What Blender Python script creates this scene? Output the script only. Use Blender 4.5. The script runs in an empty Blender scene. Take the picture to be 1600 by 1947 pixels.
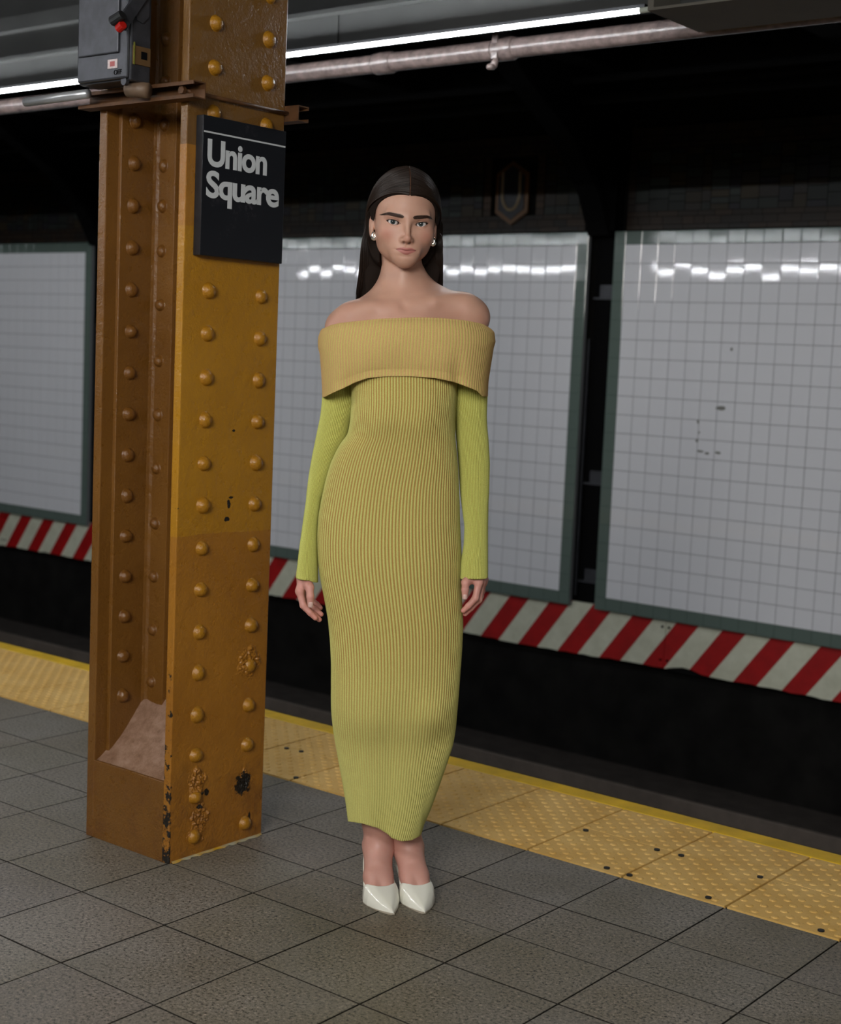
import bpy, bmesh, math, random
import numpy as np
from mathutils import Vector, Matrix, noise as mnoise

random.seed(7)
rng = np.random.default_rng(7)
PI = math.pi
SC = bpy.context.scene
COL = SC.collection

# ------------------------------------------------------------------ camera
W_, H_ = 1600.0, 1947.0
F_PX = 2800.0
CAM_H = 1.36
YAW, PITCH, ROLL = -0.667230, 0.105986, -0.043292


def cam_axes():
    cy, sy = math.cos(YAW), math.sin(YAW)
    r = np.array([cy, -sy, 0.0]); f = np.array([sy, cy, 0.0]); d = np.array([0, 0, -1.0])
    cp, sp = math.cos(PITCH), math.sin(PITCH)
    f2 = f * cp + d * sp; d2 = d * cp - f * sp
    cr, sr = math.cos(ROLL), math.sin(ROLL)
    return np.array([r * cr + d2 * sr, d2 * cr - r * sr, f2])


CR = cam_axes()
cam_d = bpy.data.cameras.new('camera')
cam = bpy.data.objects.new('camera', cam_d)
COL.objects.link(cam)
cam_d.sensor_fit = 'VERTICAL'
cam_d.sensor_height = 36.0
cam_d.lens = F_PX / H_ * 36.0
cam_d.clip_start = 0.05
cam_d.clip_end = 100
m = Matrix.Identity(4)
for i in range(3):
    m[i][0] = CR[0][i]; m[i][1] = -CR[1][i]; m[i][2] = -CR[2][i]
m[2][3] = CAM_H
cam.matrix_world = m
cam_d.dof.use_dof = True
cam_d.dof.focus_distance = 3.50
cam_d.dof.aperture_fstop = 4.0
SC.camera = cam

# ------------------------------------------------------------------ world, light, exposure
SC.view_settings.view_transform = 'Standard'
SC.view_settings.look = 'None'
SC.view_settings.gamma = 1.0
SC.view_settings.use_curve_mapping = False
SC.view_settings.exposure = 0.22
world = bpy.data.worlds.new('world'); SC.world = world
world.use_nodes = True
world.node_tree.nodes['Background'].inputs[0].default_value = (0.5, 0.55, 0.6, 1)
world.node_tree.nodes['Background'].inputs[1].default_value = 0.0006

TUBE_E = 80.0          # fluorescent tubes over the platform edge


def area(name, loc, target, sx, sy, power, color=(1, 1, 1), spread=180):
    l = bpy.data.lights.new(name, 'AREA')
    l.shape = 'RECTANGLE'; l.size = sx; l.size_y = sy; l.energy = power; l.color = color
    l.spread = math.radians(spread)
    o = bpy.data.objects.new(name, l); COL.objects.link(o)
    o.location = loc
    o.rotation_euler = (Vector(target) - Vector(loc)).to_track_quat('-Z', 'Y').to_euler()
    return o


area('added_soft_light', (0.1, -2.2, 2.65), (-2.3, 2.9, 0.7), 1.6, 1.0, 135, (1.0, 0.965, 0.92))  # added soft key light behind the camera, no fixture there
area('added_soft_light', (-4.6, 0.0, 3.0), (-3.3, 3.2, 0.8), 1.8, 0.5, 8, (1.0, 0.95, 0.9))  # added weak light from the left, no fixture
area('added_soft_light', (2.4, 1.0, 3.0), (-2.6, 3.0, 0.8), 1.8, 0.5, 8, (1.0, 0.95, 0.9))  # added weak light from the right, no fixture


# ------------------------------------------------------------------ helpers
def srgb(r, g, b):
    def c(v):
        v /= 255.0
        return v / 12.92 if v <= 0.04045 else ((v + 0.055) / 1.055) ** 2.4
    return (c(r), c(g), c(b), 1.0)


class NT:
    """small helper round a material's node tree"""
    def __init__(self, name):
        self.m = bpy.data.materials.new(name); self.m.use_nodes = True
        self.t = self.m.node_tree; self.b = self.t.nodes['Principled BSDF']

    def n(self, kind, **kw):
        nd = self.t.nodes.new(kind)
        for k, v in kw.items():
            if k.startswith('i_'):
                key = k[2:]
                key = int(key) if key.isdigit() else key.replace('_', ' ')
                nd.inputs[key].default_value = v
            else:
                setattr(nd, k, v)
        return nd

    def l(self, a, b):
        self.t.links.new(a, b)

    def math(self, op, a, b=None, c=None, clamp=False):
        nd = self.n('ShaderNodeMath', operation=op); nd.use_clamp = clamp
        for i, v in enumerate((a, b, c)):
            if v is None: continue
            if isinstance(v, (int, float)): nd.inputs[i].default_value = v
            else: self.l(v, nd.inputs[i])
        return nd.outputs[0]

    def mix(self, fac, a, b, blend='MIX'):
        nd = self.n('ShaderNodeMix', data_type='RGBA', blend_type=blend)
        for s, v in ((nd.inputs[0], fac), (nd.inputs[6], a), (nd.inputs[7], b)):
            if isinstance(v, (int, float)): s.default_value = v
            elif isinstance(v, tuple): s.default_value = v
            else: self.l(v, s)
        return nd.outputs[2]

    def coords(self, kind='Object', scale=None):
        tc = self.n('ShaderNodeTexCoord').outputs[kind]
        if scale:
            mp = self.n('ShaderNodeMapping'); mp.inputs['Scale'].default_value = scale
            self.l(tc, mp.inputs[0]); return mp.outputs[0]
        return tc

    def noise(self, vec, scale, detail=4, rough=0.55, out=0):
        nd = self.n('ShaderNodeTexNoise'); nd.inputs['Scale'].default_value = scale
        nd.inputs['Detail'].default_value = detail; nd.inputs['Roughness'].default_value = rough
        self.l(vec, nd.inputs['Vector']); return nd.outputs[out]

    def ramp(self, fac, stops, interp='LINEAR'):
        nd = self.n('ShaderNodeValToRGB'); cr = nd.color_ramp; cr.interpolation = interp
        while len(cr.elements) < len(stops): cr.elements.new(0.5)
        for e, (p, c) in zip(cr.elements, stops):
            e.position = p; e.color = c if isinstance(c, tuple) else (c, c, c, 1)
        self.l(fac, nd.inputs[0]); return nd.outputs[0]

    def bump(self, h, strength=0.3, dist=0.01):
        nd = self.n('ShaderNodeBump'); nd.inputs['Strength'].default_value = strength
        nd.inputs['Distance'].default_value = dist
        self.l(h, nd.inputs['Height']); self.l(nd.outputs[0], self.b.inputs['Normal']); return nd

    def set(self, **kw):
        for k, v in kw.items():
            s = self.b.inputs[k.replace('_', ' ')]
            if isinstance(v, (int, float, tuple)): s.default_value = v
            else: self.l(v, s)
        return self


def simple(name, col, rough=0.6, metal=0.0, noise=0.0, nscale=20, bump=0.0, bscale=60, spec=0.5):
    k = NT(name); k.set(Roughness=rough, Metallic=metal); k.b.inputs['Specular IOR Level'].default_value = spec
    v = k.coords()
    if noise:
        n = k.noise(v, nscale, 6)
        lo = tuple(c * (1 - noise) for c in col[:3]) + (1,)
        hi = tuple(min(1, c * (1 + noise)) for c in col[:3]) + (1,)
        k.set(Base_Color=k.ramp(n, [(0.3, lo), (0.7, hi)]))
    else:
        k.set(Base_Color=col)
    if bump: k.bump(k.noise(v, bscale, 4), bump, 0.004)
    return k.m


class MB:
    """collects geometry for one mesh object"""
    def __init__(self): self.v = []; self.f = []; self.mi = []

    def add(self, vs, fs, mi=0):
        o = len(self.v); self.v += [tuple(map(float, p)) for p in vs]
        self.f += [tuple(i + o for i in f) for f in fs]; self.mi += [mi] * len(fs); return self

    def box(self, a, b, mi=0):
        x0, y0, z0 = a; x1, y1, z1 = b
        vs = [(x0, y0, z0), (x1, y0, z0), (x1, y1, z0), (x0, y1, z0), (x0, y0, z1), (x1, y0, z1), (x1, y1, z1), (x0, y1, z1)]
        return self.add(vs, [(0, 3, 2, 1), (4, 5, 6, 7), (0, 1, 5, 4), (1, 2, 6, 5), (2, 3, 7, 6), (3, 0, 4, 7)], mi)

    def tube(self, pts, r, n=12, caps=True, mi=0, sq=None):
        P = [Vector(p) for p in pts]; rs = r if isinstance(r, (list, tuple)) else [r] * len(P)
        vs = []; fs = []; up = None
        for i, p in enumerate(P):
            t = (P[min(i + 1, len(P) - 1)] - P[max(i - 1, 0)]).normalized()
            if up is None:
                up = Vector((0, 0, 1)) if abs(t.z) < 0.9 else Vector((1, 0, 0))
            a = t.cross(up).normalized(); b = a.cross(t).normalized(); up = b
            for k in range(n):
                an = 2 * PI * k / n
                vs.append(p + (a * math.cos(an) + b * math.sin(an) * (sq or 1)) * rs[i])
        for i in range(len(P) - 1):
            for k in range(n):
                k2 = (k + 1) % n
                fs.append((i * n + k, i * n + k2, (i + 1) * n + k2, (i + 1) * n + k))
        if caps:
            fs.append(tuple(range(n))[::-1]); fs.append(tuple(range((len(P) - 1) * n, len(P) * n)))
        return self.add(vs, fs, mi)

    def prism(self, poly, axis, lo, hi, mi=0):
        """poly in the two other axes (in order), extruded along axis"""
        n = len(poly); vs = []
        for h in (lo, hi):
            for a, b in poly:
                vs.append({'x': (h, a, b), 'y': (a, h, b), 'z': (a, b, h)}[axis])
        fs = [tuple(range(n)), tuple(range(n, 2 * n))[::-1]] + [(i, i + n, (i + 1) % n + n, (i + 1) % n) for i in range(n)]
        return self.add(vs, fs, mi)

    def build(self, name, mat, parent=None, smooth=False, bevel=0, seg=2, loc=None):
        me = bpy.data.meshes.new(name); me.from_pydata(self.v, [], self.f)
        mats = mat if isinstance(mat, (list, tuple)) else [mat]
        for mm in mats: me.materials.append(mm)
        if len(mats) > 1: me.polygons.foreach_set('material_index', self.mi)
        bm = bmesh.new(); bm.from_mesh(me); bmesh.ops.recalc_face_normals(bm, faces=bm.faces); bm.to_mesh(me); bm.free()
        if smooth: me.polygons.foreach_set('use_smooth', [True] * len(me.polygons))
        o = bpy.data.objects.new(name, me); COL.objects.link(o)
        if loc:
            me.transform(Matrix.Translation(-Vector(loc))); o.location = loc
        if parent:
            o.parent = parent
            if loc: pass
        if bevel:
            md = o.modifiers.new('bevel', 'BEVEL'); md.width = bevel; md.segments = seg; md.limit_method = 'ANGLE'
            md.angle_limit = math.radians(40)
        return o


def struct(o): o['kind'] = 'structure'; return o


def tag(o, label, cat, group=None):
    o['label'] = label; o['category'] = cat
    if group: o['group'] = group
    return o


def empty(name, loc=(0, 0, 0), rz=0):
    o = bpy.data.objects.new(name, None); COL.objects.link(o); o.location = loc; o.rotation_euler.z = rz
    o.empty_display_size = 0.1
    return o


def raw_mesh(name, verts, faces, mat, parent=None, smooth=True, col=None, attr='skin_tone', uv=None):
    me = bpy.data.meshes.new(name)
    verts = np.asarray(verts, dtype=np.float32); faces = np.asarray(faces, dtype=np.int32)
    k = faces.shape[1]
    me.vertices.add(len(verts)); me.vertices.foreach_set('co', verts.ravel())
    me.loops.add(faces.size); me.loops.foreach_set('vertex_index', faces.ravel())
    me.polygons.add(len(faces)); me.polygons.foreach_set('loop_start', np.arange(0, faces.size, k, dtype=np.int32))
    me.polygons.foreach_set('loop_total', np.full(len(faces), k, dtype=np.int32))
    me.update(calc_edges=True)
    me.polygons.foreach_set('use_smooth', np.full(len(faces), bool(smooth)))
    if col is not None:
        a = me.color_attributes.new(attr, 'FLOAT_COLOR', 'POINT')
        c = np.ones((len(verts), 4), dtype=np.float32); c[:, :3] = col
        a.data.foreach_set('color', c.ravel())
    if isinstance(mat, (list, tuple)):
        for mm in mat: me.materials.append(mm)
    else: me.materials.append(mat)
    o = bpy.data.objects.new(name, me); COL.objects.link(o)
    if parent: o.parent = parent
    return o


# ------------------------------------------------------------------ materials
def mat_granite():
    k = NT('speckled granite'); v = k.coords()
    n1 = k.noise(v, 120, 4, 0.75); n2 = k.noise(v, 1.6, 4); n3 = k.noise(v, 420, 2)
    base = k.ramp(n1, [(0.38, srgb(44, 43, 43)), (0.45, srgb(124, 120, 114)), (0.58, srgb(144, 139, 132)), (0.70, srgb(196, 180, 170))])
    dark = k.ramp(n3, [(0.36, 0.45), (0.43, 1.0)])
    base = k.mix(1.0, base, dark, 'MULTIPLY')
    grime = k.ramp(n2, [(0.35, srgb(196, 188, 158)), (0.65, srgb(255, 252, 250))])
    base = k.mix(0.8, base, grime, 'MULTIPLY')
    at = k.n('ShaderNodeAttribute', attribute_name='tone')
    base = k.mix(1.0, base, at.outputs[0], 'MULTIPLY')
    k.set(Base_Color=base, Roughness=k.ramp(n1, [(0.3, 0.42), (0.8, 0.58)]))
    k.bump(n1, 0.04, 0.0006)
    return k.m


def mat_tactile():
    k = NT('yellow tactile paving'); v = k.coords()
    n = k.noise(v, 7, 6); n2 = k.noise(v, 90, 4)
    c = k.ramp(n, [(0.3, srgb(212, 166, 84)), (0.7, srgb(232, 192, 116))])
    c = k.mix(k.ramp(n2, [(0.62, 0.0), (0.72, 0.5)]), c, srgb(120, 92, 48))
    k.set(Base_Color=c, Roughness=0.55); k.bump(n2, 0.1, 0.002)
    return k.m


def mat_column(bright):
    k = NT('amber gloss column paint' if bright else 'brown amber column paint'); v = k.coords('Object')
    n = k.noise(v, 3.2, 5); fine = k.noise(v, 150, 3, 0.6); lump = k.noise(v, 26, 4)
    fresh = k.ramp(n, [(0.3, srgb(164, 114, 24)), (0.7, srgb(178, 127, 32))])
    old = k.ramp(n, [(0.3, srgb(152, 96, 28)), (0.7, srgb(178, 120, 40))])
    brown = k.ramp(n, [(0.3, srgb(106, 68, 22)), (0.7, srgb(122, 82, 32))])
    sx = k.n('ShaderNodeSeparateXYZ'); k.l(v, sx.inputs[0]); z = sx.outputs[2]; y = sx.outputs[1]; x = sx.outputs[0]
    if bright:
        edge = k.math('MULTIPLY', k.math('SUBTRACT', n, 0.5), 0.03)
        zz = k.math('ADD', z, edge)
        inpatch = k.math('MULTIPLY', k.math('GREATER_THAN', zz, 0.868), k.math('LESS_THAN', zz, 1.66))
        low = k.ramp(z, [(0.0, srgb(140, 90, 28)), (1.0, srgb(156, 108, 34))])
        c = k.mix(inpatch, k.mix(0.55, low, old), fresh)
        # dull olive-tan tone above the sign
        c = k.mix(k.math('GREATER_THAN', z, 1.86), c, k.mix(0.5, srgb(112, 82, 38), brown))
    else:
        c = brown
    # chips down to dark steel, rust at the foot
    vor = k.noise(v, 16, 8, 0.75)
    chip = k.math('GREATER_THAN', vor, 0.735)
    foot = k.ramp(z, [(0.0, 1.0), (0.42, 0.0)])
    rust = k.math('MULTIPLY', k.ramp(k.noise(v, 12, 7, 0.7), [(0.48, 0.0), (0.66, 1.0)]), foot)
    c = k.mix(k.math('MULTIPLY', rust, 0.7), c, srgb(96, 58, 26))
    if bright:
        # flaked spots with shapes of their own
        wob = k.noise(v, 70, 5, 0.7)
        m_all = None
        for (yy, zc, ry, rz) in ((2.825, 0.165, 0.028, 0.031), (2.662, 0.168, 0.022, 0.006), (2.69, 0.170, 0.008, 0.010),
                                 (2.742, 0.945, 0.006, 0.011), (2.751, 0.962, 0.009, 0.003), (2.736, 0.905, 0.010, 0.006),
                                 (2.752, 1.14, 0.006, 0.003), (2.856, 0.066, 0.004, 0.018), (2.664, 0.135, 0.008, 0.006)):
            dy = k.math('DIVIDE', k.math('SUBTRACT', y, yy), ry); dz = k.math('DIVIDE', k.math('SUBTRACT', z, zc), rz)
            r2 = k.math('ADD', k.math('MULTIPLY', dy, dy), k.math('MULTIPLY', dz, dz))
            r2 = k.math('ADD', r2, k.math('MULTIPLY', k.math('SUBTRACT', wob, 0.5), 4.2))
            mk = k.math('LESS_THAN', r2, 1.0)
            m_all = mk if m_all is None else k.math('MAXIMUM', m_all, mk)
        c = k.mix(m_all, c, srgb(26, 20, 14))
        # chips on the sharp front edge
        e = k.math('MULTIPLY', k.math('LESS_THAN', y, 2.5665), k.math('GREATER_THAN', k.noise(v, 30, 6, 0.7), k.ramp(z, [(0.0, 0.47), (0.35, 0.60), (1.0, 0.72)])))
        c = k.mix(e, c, srgb(30, 26, 22))
    k.set(Base_Color=c, Roughness=k.ramp(lump, [(0.3, 0.24), (0.7, 0.40)]))
    k.b.inputs['Specular IOR Level'].default_value = 0.55
    h = k.math('ADD', k.math('MULTIPLY', fine, 0.5), k.math('MULTIPLY', lump, 1.1))
    hr = k.math('MULTIPLY', k.noise(v, 34, 6, 0.7), k.math('MULTIPLY', foot, 2.0))
    k.bump(k.math('ADD', h, hr), 0.6, 0.005)
    return k.m


M = {}
M['granite'] = mat_granite()
M['grout'] = simple('dark joint', srgb(20, 19, 14), 0.95, spec=0.1)
M['grout_grey'] = simple('grey sealed joint', srgb(84, 86, 78), 0.8)
M['tactile'] = mat_tactile()
M['edge_yellow'] = simple('yellow edge paint', srgb(222, 178, 12), 0.5, noise=0.18, nscale=9)
M['amber'] = mat_column(True)
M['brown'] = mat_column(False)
M['concrete_dark'] = simple('sooty concrete', srgb(23, 22, 21), 0.95, spec=0.1, noise=0.4, nscale=6, bump=0.4, bscale=25)
M['soot'] = simple('black soot', srgb(14, 14, 14), 0.95, spec=0.1, noise=0.3)
M['beam'] = simple('grey painted beam', srgb(46, 47, 46), 0.7, noise=0.18, nscale=5)
M['soffit'] = simple('grey brown soffit board', srgb(84, 80, 72), 0.75, noise=0.12, nscale=4)
M['pipe'] = simple('grey pink pipe paint', srgb(92, 80, 77), 0.25, noise=0.35, nscale=30, bump=0.35, bscale=90)
M['steel_dark'] = simple('dark painted steel', srgb(10, 10, 11), 0.95, spec=0.1)
M['steel_mid'] = simple('dull grey steel', srgb(54, 55, 60), 0.5, metal=0.3, noise=0.25, nscale=12)
M['roof_steel'] = simple('sooty roof steel', srgb(26, 27, 29), 0.9, spec=0.15)
M['ceiling'] = simple('sooty ceiling', srgb(40, 40, 42), 0.9)
M['white_tile'] = simple('white glazed tile', srgb(226, 227, 232), 0.045)
M['green_tile'] = simple('green glazed tile', srgb(98, 112, 106), 0.10)
M['tile_grout'] = simple('grey tile grout', srgb(124, 126, 130), 0.8)
M['green_grout'] = simple('green tile grout', srgb(70, 88, 80), 0.8)
M['rail'] = simple('worn rail steel', srgb(60, 54, 50), 0.5, metal=0.4, noise=0.3)
M['cover_dark'] = simple('dark cover board', srgb(46, 42, 39), 0.9, noise=0.3, nscale=10, spec=0.2)  # top board, darker than the lip
M['cover'] = simple('brown grey cover board', srgb(84, 75, 68), 0.8, noise=0.2, nscale=10)
M['black_rubber'] = simple('black bolt', srgb(22, 24, 26), 0.5)
M['silver'] = simple('polished silver', srgb(236, 233, 224), 0.16, metal=0.92)

# ------------------------------------------------------------------ platform floor
TX0, TP = -2.815, 0.3045           # joints across the platform every foot
rows = [3.345, 3.045, 2.806, 2.573, 2.28, 1.98]
while rows[-1] > -4.0: rows.append(rows[-1] - 0.3045)
struct(MB().box((-15, -4.2, -1.3), (5, 3.93, -0.0065)).build('floor', M['grout']))
vs, fs, tone = [], [], []
nx0 = int((-15 - TX0) / TP); nx1 = int((5 - TX0) / TP)
for j in range(len(rows) - 1):
    y1, y0 = rows[j], rows[j + 1]
    for i in range(nx0, nx1):
        x0 = TX0 + i * TP; x1 = x0 + TP; g = 0.0018; c = 0.0014; o = len(vs)
        dz = random.uniform(-0.0004, 0.0004)
        for (a, z) in ((g, -0.006), (g, -0.0004 + dz), (g + c, dz)):
            vs += [(x0 + a, y0 + a, z), (x1 - a, y0 + a, z), (x1 - a, y1 - a, z), (x0 + a, y1 - a, z)]
        for s in (0, 4):
            for q in range(4):
                fs.append((o + s + q, o + s + (q + 1) % 4, o + s + 4 + (q + 1) % 4, o + s + 4 + q))
        fs.append((o + 8, o + 9, o + 10, o + 11))
        t = random.uniform(0.975, 1.025); tc_ = (t, t * random.uniform(0.97, 1.01), t * random.uniform(0.93, 1.0)); tone += [tuple(0.16 * q_ for q_ in tc_)] * 8 + [tc_] * 4   # tile sides darkened in the joints
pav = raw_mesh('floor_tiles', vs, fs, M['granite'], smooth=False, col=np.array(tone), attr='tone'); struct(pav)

# tactile strip: slabs with truncated domes
mb = MB(); dv = []; df = []
T0, TS = 3.352, 3.873
SL = TX0 + 0.300 * 0
for i in range(int((-15 - TX0) / TP), int((5 - TX0) / TP)):
    x0 = TX0 + i * TP; x1 = x0 + TP; wide = 0.0070
    parts = [(T0, 3.630), (3.633, TS)] if i % 2 == 0 else [(T0, TS)]
    for (a, b) in parts:
        mb.box((x0 + wide / 2, a, -0.006), (x1 - wide / 2, b, 0.001))
BOLTS = ((-2.176, 3.607), (-1.940, 3.607), (-1.963, 3.374), (-1.89, 3.370), (-1.867, 3.614), (-1.657, 3.372), (-1.628, 3.614),
               (-3.383, 3.61), (-3.322, 3.618), (-3.121, 3.379), (-1.35, 3.37), (-1.31, 3.61))
dr = 0.0108
st = TP / 11; sty = 0.0268
for ix in range(int((-12.5 + 3) / st), int((2.5 + 3) / st)):
    for iy in range(0, 20):
        if (ix + iy) % 2: continue
        cx = TX0 + ix * st + 0.014; cy = T0 + 0.021 + iy * sty
        if cy > TS - 0.012: continue
        q = ((cx - TX0) / TP) % 1.0
        if q < 0.035 or q > 0.965: continue
        if any(math.hypot(cx - bx, cy - by) < 0.017 for bx, by in BOLTS): continue
        near = -5.5 < cx < -0.5
        n = 10 if near else 6
        o = len(dv)
        for (r, z) in ((dr, 0.001), (dr * 0.90, 0.0026), (dr * 0.60, 0.0040)):
            for k in range(n): dv.append((cx + r * math.cos(2 * PI * k / n), cy + r * math.sin(2 * PI * k / n), z))
        dv.append((cx, cy, 0.0044))
        for s in range(2):
            for k in range(n): df.append((o + s * n + k, o + s * n + (k + 1) % n, o + (s + 1) * n + (k + 1) % n, o + (s + 1) * n + k))
        for k in range(n): df.append((o + 2 * n + k, o + 2 * n + (k + 1) % n, o + 3 * n))
mb.add(dv, df)
tac = mb.build('tactile_paving', M['tactile'])
tag(tac, 'yellow tactile warning strip with raised domes along the platform edge', 'paving')
for (x, y) in BOLTS:
    b = MB().tube([(x, y, -0.002), (x, y, 0.0045)], 0.0085, 12).build('bolt', M['black_rubber'], tac)
struct(MB().box((-15, 3.876, -0.10), (5, 3.955, 0.002)).build('trim_1', M['edge_yellow'], bevel=0.004))
for i in range(int((-15 - TX0) / TP), int((5 - TX0) / TP), 2):
    pass
struct(MB().box((-15, 3.80, -1.3), (5, 3.90, -0.11)).build('wall_platform_edge', M['concrete_dark']))

# ------------------------------------------------------------------ track bed
struct(MB().box((-15, 3.8, -1.5), (5, 7.9, -1.28)).build('track_floor', M['soot']))
for k, y in enumerate((4.75, 6.18)):
    prof = [(-0.065, 0), (0.065, 0), (0.065, 0.012), (0.01, 0.025), (0.008, 0.10), (0.035, 0.115), (0.035, 0.14), (-0.035, 0.14), (-0.035, 0.115), (-0.008, 0.10), (-0.01, 0.025), (-0.065, 0.012)]
    o = MB().prism([(y + a, -1.20 + b) for a, b in prof], 'x', -15, 5).build('running_rail', M['rail'])
    tag(o, ('dark running rail nearest the platform on the track bed', 'dark running rail on the wall side of the track bed')[k], 'rail')
for i in range(31):
    x = -14.42 + i * 0.61
    o = MB().box((x, 4.4, -1.285), (x + 0.22, 6.9, -1.195)).build('railway_tie', M['soot'], bevel=0.008)
    tag(o, 'soot-black railway tie in the dark track bed', 'tie', 'railway ties under the rails')
tr = empty('third_rail', (-5, 6.85, -1.2)); tag(tr, 'dark third rail under a brown-grey cover board beyond the track', 'third rail')
def child(o, par):
    o.parent = par; o.matrix_parent_inverse = Matrix.Translation(par.location).inverted(); return o
child(MB().box((-15, 6.78, -0.925), (5, 7.12, -0.885)).build('cover_board', M['cover_dark'], bevel=0.006), tr)
child(MB().box((-15, 6.755, -0.965), (5, 6.785, -0.885)).build('cover_lip', M['cover'], bevel=0.006), tr)
child(MB().prism([(6.85, -1.16), (6.98, -1.16), (6.93, -1.13), (6.93, -1.07), (6.97, -1.04), (6.86, -1.04), (6.90, -1.07), (6.90, -1.13)], 'x', -15, 5).build('power_rail', M['rail']), tr)
for i in range(8):
    x = -14.14 + i * 2.44
    child(MB().box((x, 7.0, -1.27), (x + 0.10, 7.08, -0.925)).box((x, 6.84, -1.27), (x + 0.14, 7.0, -1.16)).build('bracket', M['rail']), tr)

# ------------------------------------------------------------------ far wall
struct(MB().box((-15, 7.62, -1.5), (5, 7.80, 3.4)).build('wall_track', M['concrete_dark']))
k = NT('red and cream hazard stripes'); v = k.coords('Object')
sx = k.n('ShaderNodeSeparateXYZ'); k.l(v, sx.inputs[0])
u = k.math('SUBTRACT', sx.outputs[0], k.math('MULTIPLY', k.math('ADD', sx.outputs[2], 0.13), 0.74))
u = k.math('DIVIDE', k.math('ADD', u, 4.032), 0.2935)
fr = k.math('FRACT', k.math('ADD', u, 100.0))
n = k.noise(v, 14, 6)
k.set(Base_Color=k.mix(k.math('LESS_THAN', fr, 0.49), k.ramp(n, [(0.3, srgb(196, 197, 176)), (0.7, srgb(212, 213, 194))]), k.ramp(n, [(0.3, srgb(150, 8, 10)), (0.7, srgb(172, 12, 14))])), Roughness=0.5)
M['hazard'] = k.m
edges = [-15, -12.86, -10.42, -7.98, -6.53, -4.087, -1.64, 0.80, 3.24, 5]
for i in range(len(edges) - 1):
    a, b = edges[i] + 0.002, edges[i + 1] - 0.002
    # ragged lower edge where the board is worn away
    nseg = 40; low = []
    for q in range(nseg + 1):
        x = a + (b - a) * q / nseg
        low.append((x, -0.397 - 0.008 * math.sin(x * 2.1) + rng.uniform(-0.004, 0.004)))
    if i == 5:
        low = [(x, z + 0.022 * math.exp(-((x + 3.95) / 0.10) ** 2) - 0.004) for x, z in low]
    poly = low + [(b, -0.085), (a, -0.085)]
    o = MB().prism(poly, 'y', 7.540, 7.56).build('hazard_board', M['hazard'])
    lab = ['red and cream striped warning board at the far left end of the track wall', 'red and cream striped warning board left of the column',
           'red and cream striped warning board showing just left of the column', 'red and cream striped warning board seen behind the column and left hand',
           'red and cream striped warning board between the woman and the wall seam', 'red and cream striped warning board right of the visible seam',
           'red and cream striped warning board beyond the right panel', 'red and cream striped warning board near the far right end',
           'red and cream striped warning board at the far right end']
    tag(o, lab[i], 'board', 'striped warning boards under the tiled panels')
    for (px, pz) in ((a + 0.02, -0.15), (a + 0.02, -0.345), (b - 0.02, -0.15), (b - 0.02, -0.345)):
        MB().tube([(px, 7.542, pz), (px, 7.535, pz)], 0.008, 8).build('screw', M['steel_dark'], o)
struct(MB().box((-15, 7.562, -0.41), (5, 7.62, -0.10)).build('trim_2', M['soot']))

# tiled panels: every tile has its own slight tilt
TILE = 0.1086
LEAN = 0.0
PZ0, PZ1, PY = -0.105, 2.125, 7.50
BR = 0.076


def tiled_panel(x0, label):
    w = 4.375
    root = empty('tiled_panel', (x0 + w / 2, PY, PZ0)); tag(root, label, 'wall panel', 'white tiled panels on the track wall')
    root.rotation_euler.x = LEAN
    h = (PZ1 - PZ0) / math.cos(LEAN)
    bb = MB().box((-w / 2, 0.004, 0), (w / 2, 0.032, h)).build('backing', M['tile_grout'], root)
    fr = MB().box((-w / 2, 0.0025, 0), (w / 2, 0.0035, BR)).box((-w / 2, 0.0025, h - BR), (w / 2, 0.0035, h)).box((-w / 2, 0.0025, BR), (-w / 2 + BR, 0.0035, h - BR)).box((w / 2 - BR, 0.0025, BR), (w / 2, 0.0035, h - BR))
    fr.build('border_grout', M['green_grout'], root)
    nxt = int(round((w - 2 * BR) / TILE)); tw = (w - 2 * BR) / nxt
    nzt = int(round((h - 2 * BR) / TILE)); th = (h - 2 * BR) / nzt
    r = random.Random(int(x0 * 100) + 50)

    def add_tile(vs, fs, a0, b0, a1, b1, amp):
        g = 0.0016; c = 0.0022; o = len(vs)
        tx = r.gauss(0, amp); tz = r.gauss(0, amp)
        def yy(a, b): return -(a - (a0 + a1) / 2) * tx - (b - (b0 + b1) / 2) * tz
        for (q, dy) in ((g, 0.004), (g, 0.0012), (g + c, 0.0)):
            for (a, b) in ((a0 + q, b0 + q), (a1 - q, b0 + q), (a1 - q, b1 - q), (a0 + q, b1 - q)):
                vs.append((a, dy + yy(a, b), b))
        for s in (0, 4):
            for q in range(4): fs.append((o + s + q, o + s + (q + 1) % 4, o + s + 4 + (q + 1) % 4, o + s + 4 + q))
        fs.append((o + 8, o + 9, o + 10, o + 11))
    V, F = [], []
    for i in range(nxt):
        for j in range(nzt):
            a = -w / 2 + BR + i * tw; b = BR + j * th
            add_tile(V, F, a, b, a + tw, b + th, 0.0019)
    MB().add(V, F).build('white_tiles', M['white_tile'], root)
    V, F = [], []
    for i in range(nxt):
        a = -w / 2 + BR + i * tw
        add_tile(V, F, a, 0, a + tw, BR, 0.003); add_tile(V, F, a, h - BR, a + tw, h, 0.003)
    for j in range(nzt):
        b = BR + j * th
        add_tile(V, F, -w / 2, b, -w / 2 + BR, b + th, 0.003); add_tile(V, F, w / 2 - BR, b, w / 2, b + th, 0.003)
    for a in (-w / 2, w / 2 - BR):
        for b in (0, h - BR): add_tile(V, F, a, b, a + BR, b + BR, 0.003)
    MB().add(V, F).build('green_border', M['green_tile'], root)


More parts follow.
